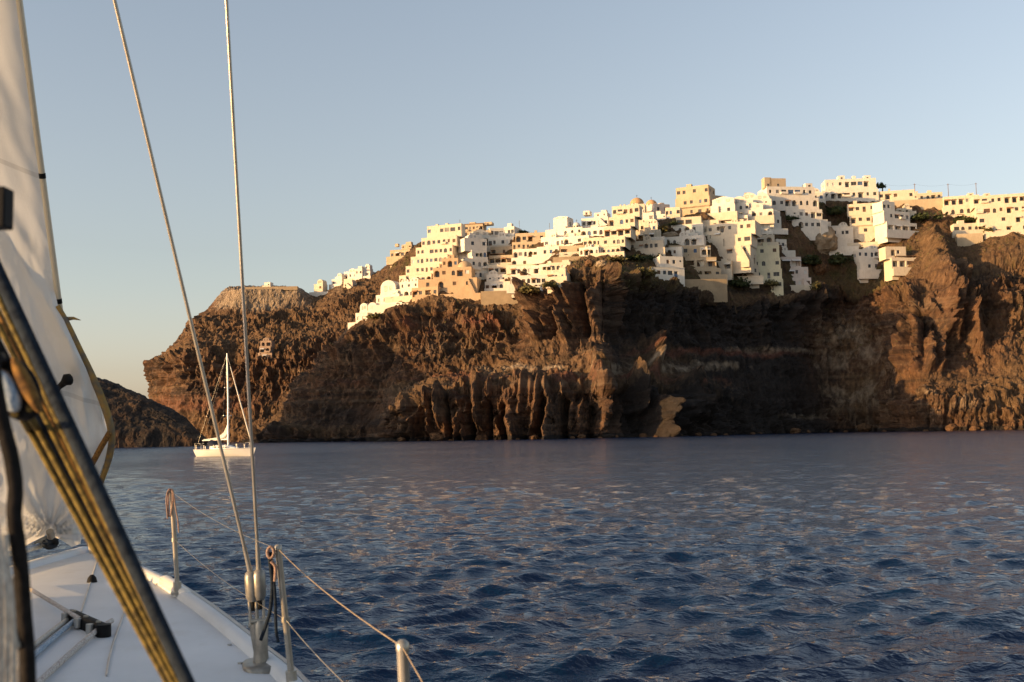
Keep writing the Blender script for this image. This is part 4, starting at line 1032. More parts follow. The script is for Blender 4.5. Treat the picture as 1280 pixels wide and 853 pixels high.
for k, (px, yb, yt, lab) in enumerate([(1144, 249, 229, 'thin grey utility pole beside the low cream house'), (1186, 252, 229, 'utility pole at the corner of the tan hotel wing'),
                                     (1221, 252, 228, 'utility pole behind the roof of the tan hotel wing')]):
    Y = ground(px, yb) + 6; r = empty('utility_pole', P(px, yb, Y)); tag(r, lab, 'utility pole', 'utility poles on the ridge'); h = (yb - yt) * Y / F
    m = MB(); m.tube([(0, 0, -1.5), (0, 0, h)], .19, 8, r1=.13); m.build('pole', M_WOOD, r)
    m = MB(); m.box(-.7, .7, -.06, .06, h - .7, h - .55); m.build('crossarm', M_WOOD, r)
def wire(label, a, b, sag):
    m = MB(); A, B = P(*a), P(*b)
    m.tube([A.lerp(B, q / 10) + Vector((0, 0, -sag * 4 * (q / 10) * (1 - q / 10))) for q in range(11)], .025, 4)
    tag(m.build('power_line', M_METAL_DARK), label, 'cable', 'power lines on the ridge')
wire('power line sagging from the lone tree to the first utility pole', (1103, 230, 566), (1144, 230.5, 560), 1.0)
wire('power line between the first and second utility pole', (1144, 230.5, 560), (1186, 230.5, 556), 1.0)
wire('power line between the second and third utility pole', (1186, 230.5, 556), (1221, 229.5, 554), .8)

# scrub: small tufts all over the gentle village slopes, one object
def scrub():
    rg = np.random.default_rng(5); pts = []
    V = CLIFF_V.reshape(-1, 3)
    me = CLIFF.data
    g = np.empty(len(V), np.float32); me.attributes['green'].data.foreach_get('value', g)
    s = np.empty(len(V), np.float32); me.attributes['soil'].data.foreach_get('value', s)
    w = np.clip(g * 1.0 + s * .18, 0, 1) * (V[:, 2] > 30)
    idx = np.nonzero(rg.random(len(V)) < w * .05)[0][:9000]
    base = V[idx]
    k = 7
    p = np.repeat(base, k, 0) + rg.normal(size=(len(base) * k, 3)) * (.45, .45, .3) + (0, 0, .2)
    me = quads_mesh('scrub', leaf_quads(p, .3, rg), M_DRY)
    tag(link('scrub', me), 'low dry scrub and tufts growing over the village slopes', 'scrub', kind='stuff')
scrub()

# boulders: the pale bulging outcrop under the big white hotel and fallen blocks along the shore
def boulder(label, name, px, py, w, h, mat, seed, d=None, group=None, push=1.0, on_z=None):
    Y = (ground(px, py) if on_z is None else on_z) - push; s = Y / F
    n = 26; a = np.linspace(0, 2 * np.pi, n); b = np.linspace(-np.pi / 2, np.pi / 2, n // 2 + 2)
    B_, A_ = np.meshgrid(b, a, indexing='ij')
    D = np.stack([np.cos(B_) * np.cos(A_), np.cos(B_) * np.sin(A_), np.sin(B_)], -1)
    f1, f2, cid = worley(D[..., 0] * 1.6 + seed, D[..., 1] * 1.6, D[..., 2] * 1.6)
    r = 1 + .25 * fbm(D[..., 0] * 1.3 + seed * 3, D[..., 1] * 1.3, D[..., 2] * 1.3, 3) * 2 - .15 * f1 + .12 * fbm(D[..., 0] * 5, D[..., 1] * 5 + seed, D[..., 2] * 5, 3)
    V = D * r[..., None] * np.array([w * s / 2, (d or w) * s / 2, h * s / 2])
    V[:, -1] = V[:, 0]
    me = grid_mesh('boulder', V); me.materials.append(mat)
    o = link(name, me, None, P(px, py - h / 2, Y)); tag(o, label, 'rock', group)
t = NT('pale_tuff'); nn = t.noise(.35, 6, .65, 'World')
t.set(Base_Color=t.ramp(nn, [(0.3, (0.15, 0.11, 0.07)), (0.7, (0.36, 0.28, 0.19))]), Roughness=.95, Specular_IOR_Level=.1); t.bump(t.noise(1.5, 6, .7, 'World'), .8, .5)
M_TUFF = t.m
t = NT('shore_rock'); nn = t.noise(.8, 6, .65, 'World')
t.set(Base_Color=t.ramp(nn, [(0.3, (0.045, 0.028, 0.018)), (0.7, (0.19, 0.105, 0.055))]), Roughness=.95, Specular_IOR_Level=.1); t.bump(t.noise(1.5, 6, .7, 'World'), .8, .5)
M_SHORE = t.m
boulder('large pale round rock outcrop under the big white hotel', 'rock_outcrop', 1027, 322, 42, 40, M_TUFF, 3, 30, push=-3)
boulder('pinkish rock bulge below the pale round outcrop', 'rock_outcrop', 1022, 347, 26, 24, M_SHORE, 5, 22, push=-2)
boulder('pale boulder pair on the brown slope above the dark crag', 'boulder', 752, 336, 16, 11, M_TUFF, 7, push=.5)
boulder('brown boulder beside the pale one on the slope above the dark crag', 'boulder', 737, 334, 13, 10, M_SHORE, 8, push=.5)
boulder('tan boulder at the edge of the planted slope', 'boulder', 838, 300, 26, 10, M_TUFF, 9, 14, push=0)
rg_ = np.random.default_rng(21)
for k in range(34):
    px = 484 + (1275 - 484) * (k + rg_.random()) / 34
    hit = BVH.ray_cast(CAM, ray(px, py_at(px, 420, 1.2)))
    Yb = hit[0].y if hit[0] is not None else 420
    sz = 4 + 9 * rg_.random() ** 2
    boulder('brown boulder at the waterline under the ' + ('low fluted promontory' if px < 745 else 'dark shaded bay' if px < 1110 else 'sunlit right-hand cliff'), 'boulder', px, py_at(px, Yb, -.6), sz * 1.5, sz, M_SHORE, 40 + k, None, 'boulders along the waterline', 1.0, Yb)
# ------------------------------------------------------------------ the anchored yacht
M_GEL = mat_plain('white_gelcoat', (0.72, 0.70, 0.66), 0.25, 0.05, 1.0, spec=0.5)
M_ALU = mat_plain('pale_aluminium', (0.62, 0.60, 0.56), 0.35, 0.06, 2, 0.3)
M_CANVAS = mat_plain('pale_canvas', (0.66, 0.62, 0.54), 0.85, 0.08, 4)
M_NAVY = mat_plain('navy_canvas', (0.025, 0.03, 0.05), 0.8, 0.15)
M_STRIPE = mat_plain('dark_stripe', (0.04, 0.045, 0.06), 0.4)
M_WIRE = mat_plain('rigging_wire', (0.3, 0.28, 0.26), 0.35, 0.1, 3, 0.6)
M_BLACK = mat_plain('black_plastic', (0.008, 0.008, 0.009), 0.6, spec=.12)
def hull_sections(L, beam, free, n=36, m=9):
    V = []
    for i in range(n + 1):
        t = i / n                                        # 0 stern, 1 bow
        hb = beam / 2 * (min(1, (0.74 + 1.1 * t)) if t < .24 else 1.0) * (1 - max(0, (t - .42) / .58) ** 2.1)
        zt = free * (0.92 + 0.05 * (1 - t) + 0.32 * max(0, t - .3) ** 1.3)
        row = []
        for j in range(2 * m + 1):
            a = (j / m - 1)                              # -1 port rail .. 0 keel .. 1 starboard rail
            s = abs(a) ** .55; z = -.45 * (1 - .75 * t) + (zt + .45 * (1 - .75 * t)) * abs(a) ** 1.5
            x = -L / 2 + L * t + .55 * t ** 6 * abs(a) - .5 * (1 - t) ** 8 * (1 - abs(a)) * -1
            row.append((x, math.copysign(hb * s, a) if a else 0.0, z))
        V.append(row)
    return np.array(V)
def yacht():
    px, Y = 281, 150.0
    b = P(px, 571, Y); b.z = 0
    yaw = math.radians(-20)
    r = empty('yacht', b, yaw)
    tag(r, 'white sailing yacht with bare mast and furled headsail anchored below the cliff', 'yacht')
    L, B_, Fr = 8.7, 2.9, 1.0
    V = hull_sections(L, B_, Fr)
    me = grid_mesh('hull', V, True); me.materials.append(M_GEL); h = link('hull', me, r)
    stern = MB(); stern.poly([tuple(p) for p in V[0]]); stern.build('transom', M_GEL, r)
    dk = np.stack([V[:, 0] + (0, .0, -.03), V[:, V.shape[1] // 2] * (1, 0, 0) + np.stack([0 * V[:, 0, 0], 0 * V[:, 0, 0], V[:, 0, 2] + .03], -1), V[:, -1] + (0, 0, -.03)], 1)
    me = grid_mesh('deck', dk, True); me.materials.append(M_GEL); link('deck', me, r)
    st = MB(); o = V[:, -1]; 
    for sgn, jj in ((1, -1), (-1, 0)):
        for i in range(len(V) - 1):
            a, c = V[i, jj], V[i + 1, jj]
            f = .985
            p0 = V[i, jj - 1 if jj == -1 else 1]; p1 = V[i + 1, jj - 1 if jj == -1 else 1]
            q = [a * .72 + p0 * .28, c * .72 + p1 * .28, c * .6 + p1 * .4, a * .6 + p0 * .4]
            st.poly([(x, y + sgn * .012, z) for x, y, z in q])
    st.build('stripe', M_STRIPE, h)
    zd = Fr + .02
    cb = MB(); prof = [(-1.9, .78, .45), (-1.2, .95, .5), (.6, .85, .42), (1.6, .5, .2), (2.3, .2, .03)]
    secs = np.array([[(x, -w, zd - .05), (x, -w * .88, zd + hh), (x, 0, zd + hh + .06), (x, w * .88, zd + hh), (x, w, zd - .05)] for x, w, hh in prof])
    me = grid_mesh('coachroof', secs); me.materials.append(M_GEL); c = link('coachroof', me, r)
    e = MB(); e.poly([tuple(p) for p in secs[0]]); e.build('companionway', M_BLACK, c)
    for sg in (-1, 1):
        for x in (-1.3, -.5, .3):
            w = MB(); w.box(x, x + .5, sg * .92 - .02, sg * .92 + .02, zd + .14, zd + .3); w.build('porthole', M_GLASS, c)
    hm = 13.0
    m = MB(); m.tube([(.55, 0, zd), (.5, 0, zd + hm * .5), (.3, 0, zd + hm)], [.14, .13, .09], 10); mast = m.build('mast', M_ALU, r, True)
    for k, hz in enumerate((4.4, 8.2)):
        m = MB(); m.tube([(.4, -.95 + .2 * k, zd + hz + .1), (.5, 0, zd + hz), (.4, .95 - .2 * k, zd + hz + .1)], .04, 6); m.build('spreader', M_ALU, mast)
    m = MB(); m.tube([(.3, 0, zd + hm), (.3, 0, zd + hm + .9)], .015, 5); m.build('masthead_aerial', M_BLACK, mast)
    m = MB(); m.tube([(.4, 0, zd + 1.25), (-3.6, 0, zd + 1.15)], .09, 8); bo = m.build('boom', M_ALU, r, True)
    pts = [(.3, 0, zd + 1.9), (.0, 0, zd + 1.62), (-.6, 0, zd + 1.42), (-2, 0, zd + 1.32), (-3.4, 0, zd + 1.26)]
    m = MB(); m.tube(pts, [.16, .24, .19, .14, .06], 10); m.build('stowed_mainsail', M_CANVAS, r, True)
    m = MB(); m.poly([(.42, .02, zd + 1.2), (.4, .02, zd + 3.3), (-.2, .03, zd + 2.2), (-1.3, .02, zd + 1.45)]); m.poly([(.42, -.02, zd + 1.2), (-1.3, -.02, zd + 1.45), (-.2, -.03, zd + 2.2), (.4, -.02, zd + 3.3)]); m.build('mainsail_luff', M_CANVAS, r)
    bowp = V[-1, 0]; m = MB(); A, C = Vector((4.35, 0, zd + .35)), Vector((.34, 0, zd + hm - .3))
    m.tube([A.lerp(C, q) for q in (0, .04, .05, .5, .85, .88, 1)], [.03, .05, .1, .085, .05, .015, .012], 8); m.build('furled_headsail', M_CANVAS, r, True)
    for sg in (-1, 1):
        m = MB(); m.tube([(-4.2, sg * .6, zd + .05), (.3, 0, zd + hm)], .006, 4); m.build('backstay', M_WIRE, r)
        m = MB(); m.tube([(.3, sg * 1.35, zd), (.42, sg * .95, zd + 4.5), (.4, sg * .75, zd + 8.3), (.32, 0, zd + hm - .4)], .006, 4); m.build('shroud', M_WIRE, r)
        ps = []
        for q, x in enumerate((-3.9, -2.4, -.8, .9, 2.5)):
            k = int((x + L / 2) / L * 36); y = abs(V[k, 0, 1]) - .06; z = V[k, 0, 2]
            m = MB(); m.tube([(x, sg * y, z - .05), (x, sg * y, z + .6)], .02, 5); m.build('stanchion', M_ALU, r); ps.append((x, sg * y, z + .58))
        m = MB(); m.tube(ps + [(3.9, sg * .3, zd + .85)], .012, 4); m.build('lifeline', M_WIRE, r)
        m = MB(); m.tube([(3.5, sg * .5, zd + .1), (3.6, sg * .48, zd + .8), (4.5, sg * .12, zd + .85), (4.5, 0, zd + .85)], .022, 6); m.build('pulpit', M_ALU, r)
        m = MB(); m.tube([(-3.2, sg * 1.0, zd), (-3.2, sg * 1.0, zd + .75), (-4.3, sg * .8, zd + .75), (-4.3, sg * .8, zd)], .022, 6); m.build('pushpit', M_ALU, r)
    m = MB()
    arc = lambda x, hh, w: [(x, w * math.cos(math.pi * q / 8), zd + .4 + hh * math.sin(math.pi * q / 8)) for q in range(9)]
    me = grid_mesh('sprayhood', np.array([arc(-1.0, .15, 1.0), arc(-1.5, .75, 1.0), arc(-2.1, .85, 1.0)]), True); me.materials.append(M_NAVY); link('sprayhood', me, r)
    m = MB(); m.tube([(-4.3, .2, zd), (-4.3, .2, zd + 1.9)], .02, 5); m.box(-4.5, -4.1, .05, .35, zd + 1.5, zd + 1.75); m.build('flagpole', M_BLACK, r)
    m = MB(); m.box(-4.2, -3.85, -.95, -.7, zd + .35, zd + .85); m.build('outboard_motor', M_BLACK, r)
    m = MB(); m.rev([(.02, -.35), (.32, -.3), (.36, 0), (.3, .3), (.02, .34)], 0, 0, 8); f = m.build('wheel', M_BLACK, r); f.location = (-3.1, 0, zd + .7); f.rotation_euler = (0, math.pi / 2, 0); f.scale = (1, 1, .12)
yacht()
# ------------------------------------------------------------------ the boat we stand on
M_DECK = None
def deck_mat():
    t = NT('white_deck'); n = t.noise(1.3, 5, .6, 'World'); n2 = t.noise(160, 2, .5, 'World'); n3 = t.noise(5, 5, .65, 'World', scl=(1, .5, 1))
    c = t.ramp(n, [(0.3, (0.53, 0.555, 0.585)), (0.7, (0.63, 0.655, 0.685))])
    c = t.mix(t.maprange(n3, .55, .75, 0, .3), c, (0.42, 0.40, 0.37))
    t.set(Base_Color=c, Roughness=.62, Specular_IOR_Level=.3); t.bump(n2, .35, .004); return t.m
M_DECK = deck_mat()
M_STEEL = mat_plain('stainless_steel', (0.36, 0.335, 0.29), 0.3, 0.18, 8, 0.55)
M_OLD = mat_plain('tarnished_steel', (0.25, 0.235, 0.21), 0.38, 0.3, 14, 0.5)
M_GREYRAIL = mat_plain('weathered_aluminium_rail', (0.42, 0.41, 0.39), 0.4, 0.15, 6, 0.5)
def rope_mat(name, c, c2=None, fleck=0.5, scale=90):
    t = NT(name); w = t.noise(scale, 2, .5); n = t.noise(7, 4, .6)
    c2 = c2 or tuple(x * .55 for x in c)
    col = t.mix(t.maprange(w, .5 - .1, .62 + .1 * (1 - fleck)), c, c2)
    col = t.mix(t.maprange(n, .4, .75, 0, .4), col, tuple(x * .6 for x in c))
    t.set(Base_Color=col, Roughness=.9, Specular_IOR_Level=.1); t.bump(w, .6, .003); return t.m
M_YROPE = rope_mat('ochre_rope', (0.155, 0.115, 0.035), (0.05, 0.04, 0.02))
M_BROPE = rope_mat('brown_rope', (0.24, 0.13, 0.04), (0.06, 0.035, 0.02))
M_NROPE = rope_mat('navy_rope', (0.02, 0.028, 0.04), (0.008, 0.012, 0.02))
M_KROPE = rope_mat('black_rope', (0.012, 0.011, 0.011), (0.02, 0.018, 0.018))
M_CROPE = rope_mat('cream_rope', (0.58, 0.54, 0.47), (0.36, 0.32, 0.28))
M_WROPE = rope_mat('white_rope', (0.55, 0.53, 0.50), (0.3, 0.24, 0.22))
M_UROPE = rope_mat('blue_white_rope', (0.40, 0.46, 0.52), (0.12, 0.2, 0.32))
M_PROPE = rope_mat('pink_cord', (0.34, 0.24, 0.19), (0.22, 0.12, 0.09))
M_GOLD = rope_mat('grey_gold_cord', (0.30, 0.20, 0.07), (0.13, 0.13, 0.125), scale=14)
def sail_mat():
    t = NT('white_sailcloth'); n = t.noise(.9, 5, .6, 'World'); n2 = t.noise(300, 2, .5, 'World')
    c = t.ramp(n, [(0.3, (0.66, 0.665, 0.65)), (0.7, (0.77, 0.775, 0.76))])
    g = t.n('ShaderNodeNewGeometry'); sp = t.n('ShaderNodeSeparateXYZ'); t.l(g.outputs['Position'], sp.inputs[0])
    v = t.math('FRACT', t.math('ADD', t.math('MULTIPLY', sp.outputs[2], .62), t.math('MULTIPLY', sp.outputs[0], .22)))
    seam = t.math('MULTIPLY', t.math('LESS_THAN', v, .022), .34)
    c = t.mix(seam, c, (0.36, 0.35, 0.33))
    t.set(Base_Color=c, Roughness=.6, Specular_IOR_Level=.25)
    tr = t.n('ShaderNodeBsdfTranslucent'); t.l(c, tr.inputs['Color'])
    mx = t.n('ShaderNodeMixShader'); mx.inputs[0].default_value = .24
    t.l(t.b.outputs[0], mx.inputs[1]); t.l(tr.outputs[0], mx.inputs[2]); t.l(mx.outputs[0], t.out.inputs[0])
    t.bump(t.noise(7, 5, .6, 'World'), .25, .03); return t.m
M_SAIL = sail_mat()

BOW = Vector((-3.73, 9.75, 0)); AFT = Vector((0.26, -0.9656, 0)); STB = Vector((0.9656, 0.26, 0))
HB_T = [0, .5, 1.2, 2.2, 3.4, 4.3, 5.05, 6.2, 7.57, 9, 10.5, 12]
HB_W = [.05, .20, .41, .70, 1.045, 1.27, 1.44, 1.53, 1.54, 1.5, 1.42, 1.25]
def hb(t): return float(pchip(HB_T, HB_W, np.array([min(max(t, 0), 12)]))[0])
def zdk(t): return float(np.interp(t, [0, 2.4, 5.0, 7.5, 12], [1.53, 1.50, 1.335, 1.31, 1.30]))
def dk(t, a, dz=0.0):
    """deck point: t metres aft of the bow, a = -1 port .. 1 starboard edge"""
    p = BOW + AFT * t + STB * (hb(t) * a); p.z = zdk(t) + .05 * hb(t) * (1 - a * a) + dz; return p
def dko(t, off, dz=0.0):
    return dk(t, off / max(hb(t), .05), dz)
def on_deck(px, py, dz=0.0):
    lo, hi = 1.0, 15.0
    for _ in range(50):
        m = (lo + hi) / 2; p = P(px, py, m); rel = p - BOW; t = rel.dot(AFT); a = rel.dot(STB) / max(hb(t), .05)
        if p.z > zdk(t) + .05 * hb(t) * max(0, 1 - a * a) + dz: lo = m
        else: hi = m
    return P(px, py, lo)

M_LINE = rope_mat('dull_wire', (0.3, 0.235, 0.17), (0.2, 0.16, 0.12))
boat = empty('sailing_boat', (-1.5, 4.0, 0))
tag(boat, 'white foredeck of the sailing boat in front with stanchions and shrouds', 'sailing boat')
def part(m, name, mat, parent=None, smooth=True):
    o = m.build(name, mat, None, smooth) if isinstance(m, MB) else m
    o.parent = parent or boat
    o.matrix_parent_inverse = Matrix.Translation(-Vector(boat.location)) if (parent or boat) is boat else Matrix.Identity(4)
    return o
ts = np.linspace(0, 12, 80)
me = grid_mesh('deck', np.array([[dk(t, a) for a in np.linspace(-1, 1, 25)] for t in ts]), True); me.materials.append(M_DECK); part(link('deck', me), 'deck', None)
sec = [(1.0, -.004), (.995, -.1), (.97, -.5), (.9, -.9), (.75, -1.25), (.4, -1.7), (0, -1.9)]
rows = []
for t in ts:
    r = [BOW + AFT * (t + .35 * (1 - k / 7) * 0 + .25 * k / 6 * math.exp(-t)) + STB * (hb(t) * s) + Vector((0, 0, zdk(t) + z)) for k, (s, z) in enumerate(sec)]
    l = [BOW + AFT * (t + .25 * k / 6 * math.exp(-t)) - STB * (hb(t) * s) + Vector((0, 0, zdk(t) + z)) for k, (s, z) in enumerate(sec)]
    rows.append(r + l[::-1][1:])
me = grid_mesh('hull', np.array(rows), True); me.materials.append(M_GEL); part(link('hull', me), 'hull', None)
# bulwark lip and grey rub rail along both edges
for sg in (1, -1):
    prof = [(-.085, .0), (-.075, .035), (-.06, .05), (-.012, .052), (.0, .045)]
    V = np.array([[dk(t, sg, 0) + STB * (sg * o) + Vector((0, 0, z)) for o, z in prof] for t in np.linspace(.1, 12, 120)])
    me = grid_mesh('bulwark', V, True); me.materials.append(M_DECK); bw = part(link('bulwark', me), 'bulwark', None)
    prof = [(.001, .047), (.03, .044), (.04, .02), (.035, -.03), (.0, -.06)]
    V = np.array([[dk(t, sg, 0) + STB * (sg * o) + Vector((0, 0, z)) for o, z in prof] for t in np.linspace(2.4 if sg > 0 else .2, 12, 120)])
    me = grid_mesh('rub_rail', V, True); me.materials.append(M_GREYRAIL); part(link('rub_rail', me), 'rub_rail', None)
# a bevelled end cap on the bulwark by the first stanchion
A = on_deck(188, 722); m = MB()
V = np.array([[dko(2.42 + .5 * q, hb(2.42 + .5 * q) - .035 + .05 * math.cos(w) * sc_, .03 + .045 * math.sin(w) * sc_) for w in np.linspace(-.6, math.pi + .6, 11)] for q, sc_ in ((0, .2), (.02, .85), (.06, 1), (.5, 1), (.9, .9), (1.0, .8), (1.03, .2))])
me = grid_mesh('rail_cap', V, True); me.materials.append(M_GEL); part(link('rail_cap', me), 'rail_cap', None)

def stanchion(bp, tp, Y0, Y1):
    a, c = P(*bp, Y0), P(*tp, Y1)
    m = MB(); m.tube([a - (c - a) * .02, a.lerp(c, .5), c], .0155, 12); s = part(m, 'stanchion', M_STEEL)
    d = (c - a).normalized(); 
    m = MB(); m.tube([a - d * .03, a + d * .05], .026, 12); m.tube([a - d * .03, a - d * .012], .045, 12); o = part(m, 'stanchion_socket', M_STEEL, s)
    m = MB(); m.tube([c - d * .015, c + d * .004, c + d * .012], [.017, .0175, .008], 12); o = part(m, 'stanchion_cap', M_STEEL, s)
    return a, c
S1 = stanchion((222, 737), (214.5, 613), 7.2, 7.17)
S2 = stanchion((365, 852), (347.5, 684), 5.16, 5.12)
S3 = stanchion((512, 1010), (503, 806), 2.83, 2.80)
def wireseg(name, pts, r, mat=None, parent=None): 
    m = MB(); m.tube(pts, r, 6); return part(m, name, mat or M_STEEL, parent)
def sagl(a, b, s, n=8): return [a.lerp(b, q / n) + Vector((0, 0, -4 * s * (q / n) * (1 - q / n))) for q in range(n + 1)]
up = lambda S, f: S[0].lerp(S[1], f)
aft_end = dk(10.5, 1, .62)
wireseg('bow_lifeline', sagl(up(S1, .985), up(S2, .985), .03), .0013, M_OLD)
wireseg('upper_lifeline', sagl(up(S2, .985), up(S3, .985), .02)[:-1] + sagl(up(S3, .985), aft_end, .02), .002, M_LINE)
wireseg('bow_lower_lifeline', sagl(up(S1, .5), up(S2, .46), .03), .0012, M_OLD)
wireseg('lower_lifeline', sagl(up(S2, .46), up(S3, .42), .02)[:-1] + sagl(up(S3, .42), aft_end - Vector((0, 0, .34)), .02), .002, M_STEEL)
for S, f in ((S1, .5), (S2, .46), (S3, .42)):
    p = up(S, f); m = MB(); m.tube([p - Vector((0, 0, .012)), p + Vector((0, 0, .012))], .02, 10); part(m, 'lifeline_eye', M_STEEL)

# shrouds with their turnbuckles and the chainplate
YS = 5.42
base = on_deck(326, 834)
YS = base.y
def shroud(bx, by, tx, ty, Yt, r):
    b0, t0 = P(bx, by, YS), P(tx, ty, Yt)
    e = b0 + (t0 - b0) * 2.6
    m = MB(); m.tube([b0, e], r, 8); s = part(m, 'shroud', M_STEEL)
    return b0, t0, s
for (bx, by, tx, ty, Yt, fx) in ((313, 716, 143, 0, 4.75, 322), (323.5, 714, 283, 0, 4.95, 327)):
    b0, t0, s = shroud(bx, by, tx, ty, Yt, .0085)
    d = (t0 - b0).normalized()
    m = MB(); m.tube([b0 + d * .14, b0 + d * .05, b0], [.010, .012, .014], 10); part(m, 'swage', M_STEEL, s)
    c0 = P(bx + (fx - bx) * .33, by + 36, YS)
    m = MB(); m.tube([b0 + d * .012, b0, b0.lerp(c0, .15), b0.lerp(c0, .85), c0], [.012, .026, .032, .032, .022], 14); part(m, 'turnbuckle', M_OLD, s)
    f0 = P(bx + (fx - bx) * .55, by + 66, YS)
    for q in (-.017, .017):
        w = STB * q; m = MB(); m.tube([c0 + w, f0 + w], .008, 8); part(m, 'toggle_leg', M_STEEL, s)
    m = MB(); m.tube([c0 - d * .0, c0.lerp(f0, .4)], .012, 8); part(m, 'screw', M_BLACK, s)
    g0 = P(fx, by + 100, YS)
    m = MB(); m.tube([f0 + d * .01, f0.lerp(g0, .2), g0], [.02, .026, .02], 10); part(m, 'lower_screw_body', M_OLD, s)
    m = MB(); m.tube([f0 - STB * .03, f0 + STB * .03], .011, 8); part(m, 'clevis_pin', M_STEEL, s)
q0 = P(326.5, 776, YS)
m = MB(); m.tube([base + Vector((0, 0, -.02)), base + Vector((0, 0, .045)), base.lerp(q0, .45), q0.lerp(base, .1), q0], [.045, .038, .034, .036, .026], 14); cp = part(m, 'chainplate', M_OLD)
m = MB()
for k in range(8):
    pass
V = np.array([[base + AFT * (.13 * math.copysign(abs(math.cos(a)) ** .6, math.cos(a)) * rr) + STB * (.085 * math.copysign(abs(math.sin(a)) ** .6, math.sin(a)) * rr) + Vector((0, 0, z)) for a in np.linspace(0, 2 * math.pi, 25)] for rr, z in ((1.05, -.01), (1.05, .014), (.95, .024), (.3, .026))])
me = grid_mesh('chainplate_base', V, True); me.materials.append(M_OLD); part(link('chainplate_base', me), '', None)
m = MB(); m.tube([q0 - STB * .05, q0 + STB * .05], .013, 10); part(m, 'chainplate_pin', M_STEEL)

# forestay with its luff foil
f0 = P(114.5, 688, 9.52); f1 = P(24, 0, 7.56)
M_FOIL = mat_plain('pale_foil', (0.62, 0.56, 0.44), 0.35, .06, 3, .15)
m = MB(); m.tube([f0 - (f1 - f0) * .02, f0 + (f1 - f0) * 2.4], .023, 10); part(m, 'forestay', M_FOIL)
mid = f0.lerp(f1, .72); dd = (f1 - f0).normalized()
for q in (.72, .5):
    p = f0.lerp(f1, q); m = MB(); m.tube([p - dd * .02, p + dd * .02], .025, 10); part(m, 'foil_joint', M_BLACK)
# out-of-view mast, and an unseen bulk added to port to shade the deck
mb_ = BOW + AFT * 6.3 - STB * .25
mt = f0 + (f1 - f0) * 2.4
m = MB(); m.tube([Vector((mb_.x, mb_.y, 1.3)), mt], .085, 14); part(m, 'mast', M_ALU)
secs = []
for t, w, h in ((2.95, .2, .2), (3.1, .34, .44), (3.5, .4, .52), (4.6, .5, .56), (5.8, .46, .5), (6.4, .3, .2)):
    c = dko(t, -hb(t) * .74)
    secs.append([c + STB * (w * math.cos(a)) + Vector((0, 0, h * max(-.1, math.sin(a)))) for a in np.linspace(-.3, math.pi + .3, 13)])
me = grid_mesh('added_shade_bulk', np.array(secs), True); me.materials.append(M_NAVY); part(link('added_shade_bulk', me), '', None)
# deck fittings
def quad_strip(name, pts, w, h, mat):
    m = MB(); m.tube(pts, w, 6); return part(m, name, mat)
a, c = on_deck(88, 770, .03), on_deck(128, 788, .03)
ax = (c - a).normalized(); side = Vector((-ax.y, ax.x, 0))
V = []
for q, s in ((-.04, .0), (-.04, .7), (.0, 1), (.95, 1), (1.0, .9), (1.05, .65), (1.05, 0)):
    p = a.lerp(c, q)
    V.append([p + side * (.042 * s * x) + Vector((0, 0, z * (s > 0) + .0)) for x, z in ((-.8, -.03), (-.8, .02), (-.6, .032), (.6, .032), (.8, .02), (.8, -.03))])
me = grid_mesh('deck_organiser', np.array(V), True); me.materials.append(M_BLACK); og = part(link('deck_organiser', me), '', None)
for q in (.1, .5, .88):
    p = a.lerp(c, q); m = MB(); m.tube([p + Vector((0, 0, .03)), p + Vector((0, 0, .04))], .014, 12); part(m, 'bolt', M_STEEL, og)
    m = MB(); m.tube([p + Vector((0, 0, -.02)) - side * .048, p + Vector((0, 0, .03)) - side * .048], .02, 10); part(m, 'sheave', M_GREYRAIL, og)
e = on_deck(128, 788, .03) + ax * .02
m = MB(); m.tube([e + Vector((0, 0, -.03)), e + Vector((0, 0, .035))], .038, 14); part(m, 'end_roller', M_BLACK, og)
p = on_deck(115, 728, .0); m = MB(); m.tube([p, p + Vector((0, 0, .03)), p + Vector((0, 0, .05))], [.035, .028, .012], 10); part(m, 'pad_eye', M_BLACK)
for x0, y0, x1, y1 in ((166, 715, 134, 845), (122, 700, 102, 765)):
    q = [on_deck(x0 + (x1 - x0) * k / 6 + (3 * math.sin(k) if x0 > 150 else 0), y0 + (y1 - y0) * k / 6, .004) for k in range(7)]
    m = MB(); m.tube(q, .006, 5); part(m, 'deck_moulding', M_GREYRAIL)
for px, py in ((204, 735), (287, 807), (300, 830), (196, 731)):
    p = on_deck(px, py); m = MB(); m.tube([p, p + Vector((0, 0, .008))], .012, 8); part(m, 'deck_screw', M_GREYRAIL)

# ---- ropes lying on the deck, each a thing of its own
def rope_thing(name, label, pts, r, mat, cat='rope', group=None, n=8, smooth=True, wob=0.0):
    p = []
    pts = [Vector(q) for q in pts]
    for i in range(len(pts) - 1):
        k = 6
        for q in range(k): p.append(pts[i].lerp(pts[i + 1], q / k))
    p.append(pts[-1])
    if len(p) > 8:
        for _ in range(4): p = [p[0]] + [(p[i - 1] + p[i] * 2 + p[i + 1]) / 4 for i in range(1, len(p) - 1)] + [p[-1]]
    if wob: p = [q + Vector((math.sin(i * 1.3), math.cos(i * 1.7), math.sin(i * .9))) * wob for i, q in enumerate(p)]
    m = MB(); m.tube(p, r, n); o = m.build(name, mat, None, smooth)
    return tag(o, label, cat, group)
D = on_deck
rope_thing('rope', 'flecked white rope from the black strap to the near end of the deck organiser', [D(24, 728, .04), D(50, 744, .05), D(90, 768, .06), D(100, 774, .05)], .013, M_WROPE)
rope_thing('rope', 'brown stained rope leaving the deck organiser on its upper side', [D(96, 766, .02), D(60, 793, .02), D(20, 825, .02), D(-20, 858, .02)], .014, M_CROPE)
rope_thing('rope', 'pale blue and white rope in the middle of the deck organiser', [D(99, 771, .03), D(70, 795, .02), D(30, 830, .02), D(-10, 868, .02)], .014, M_UROPE)
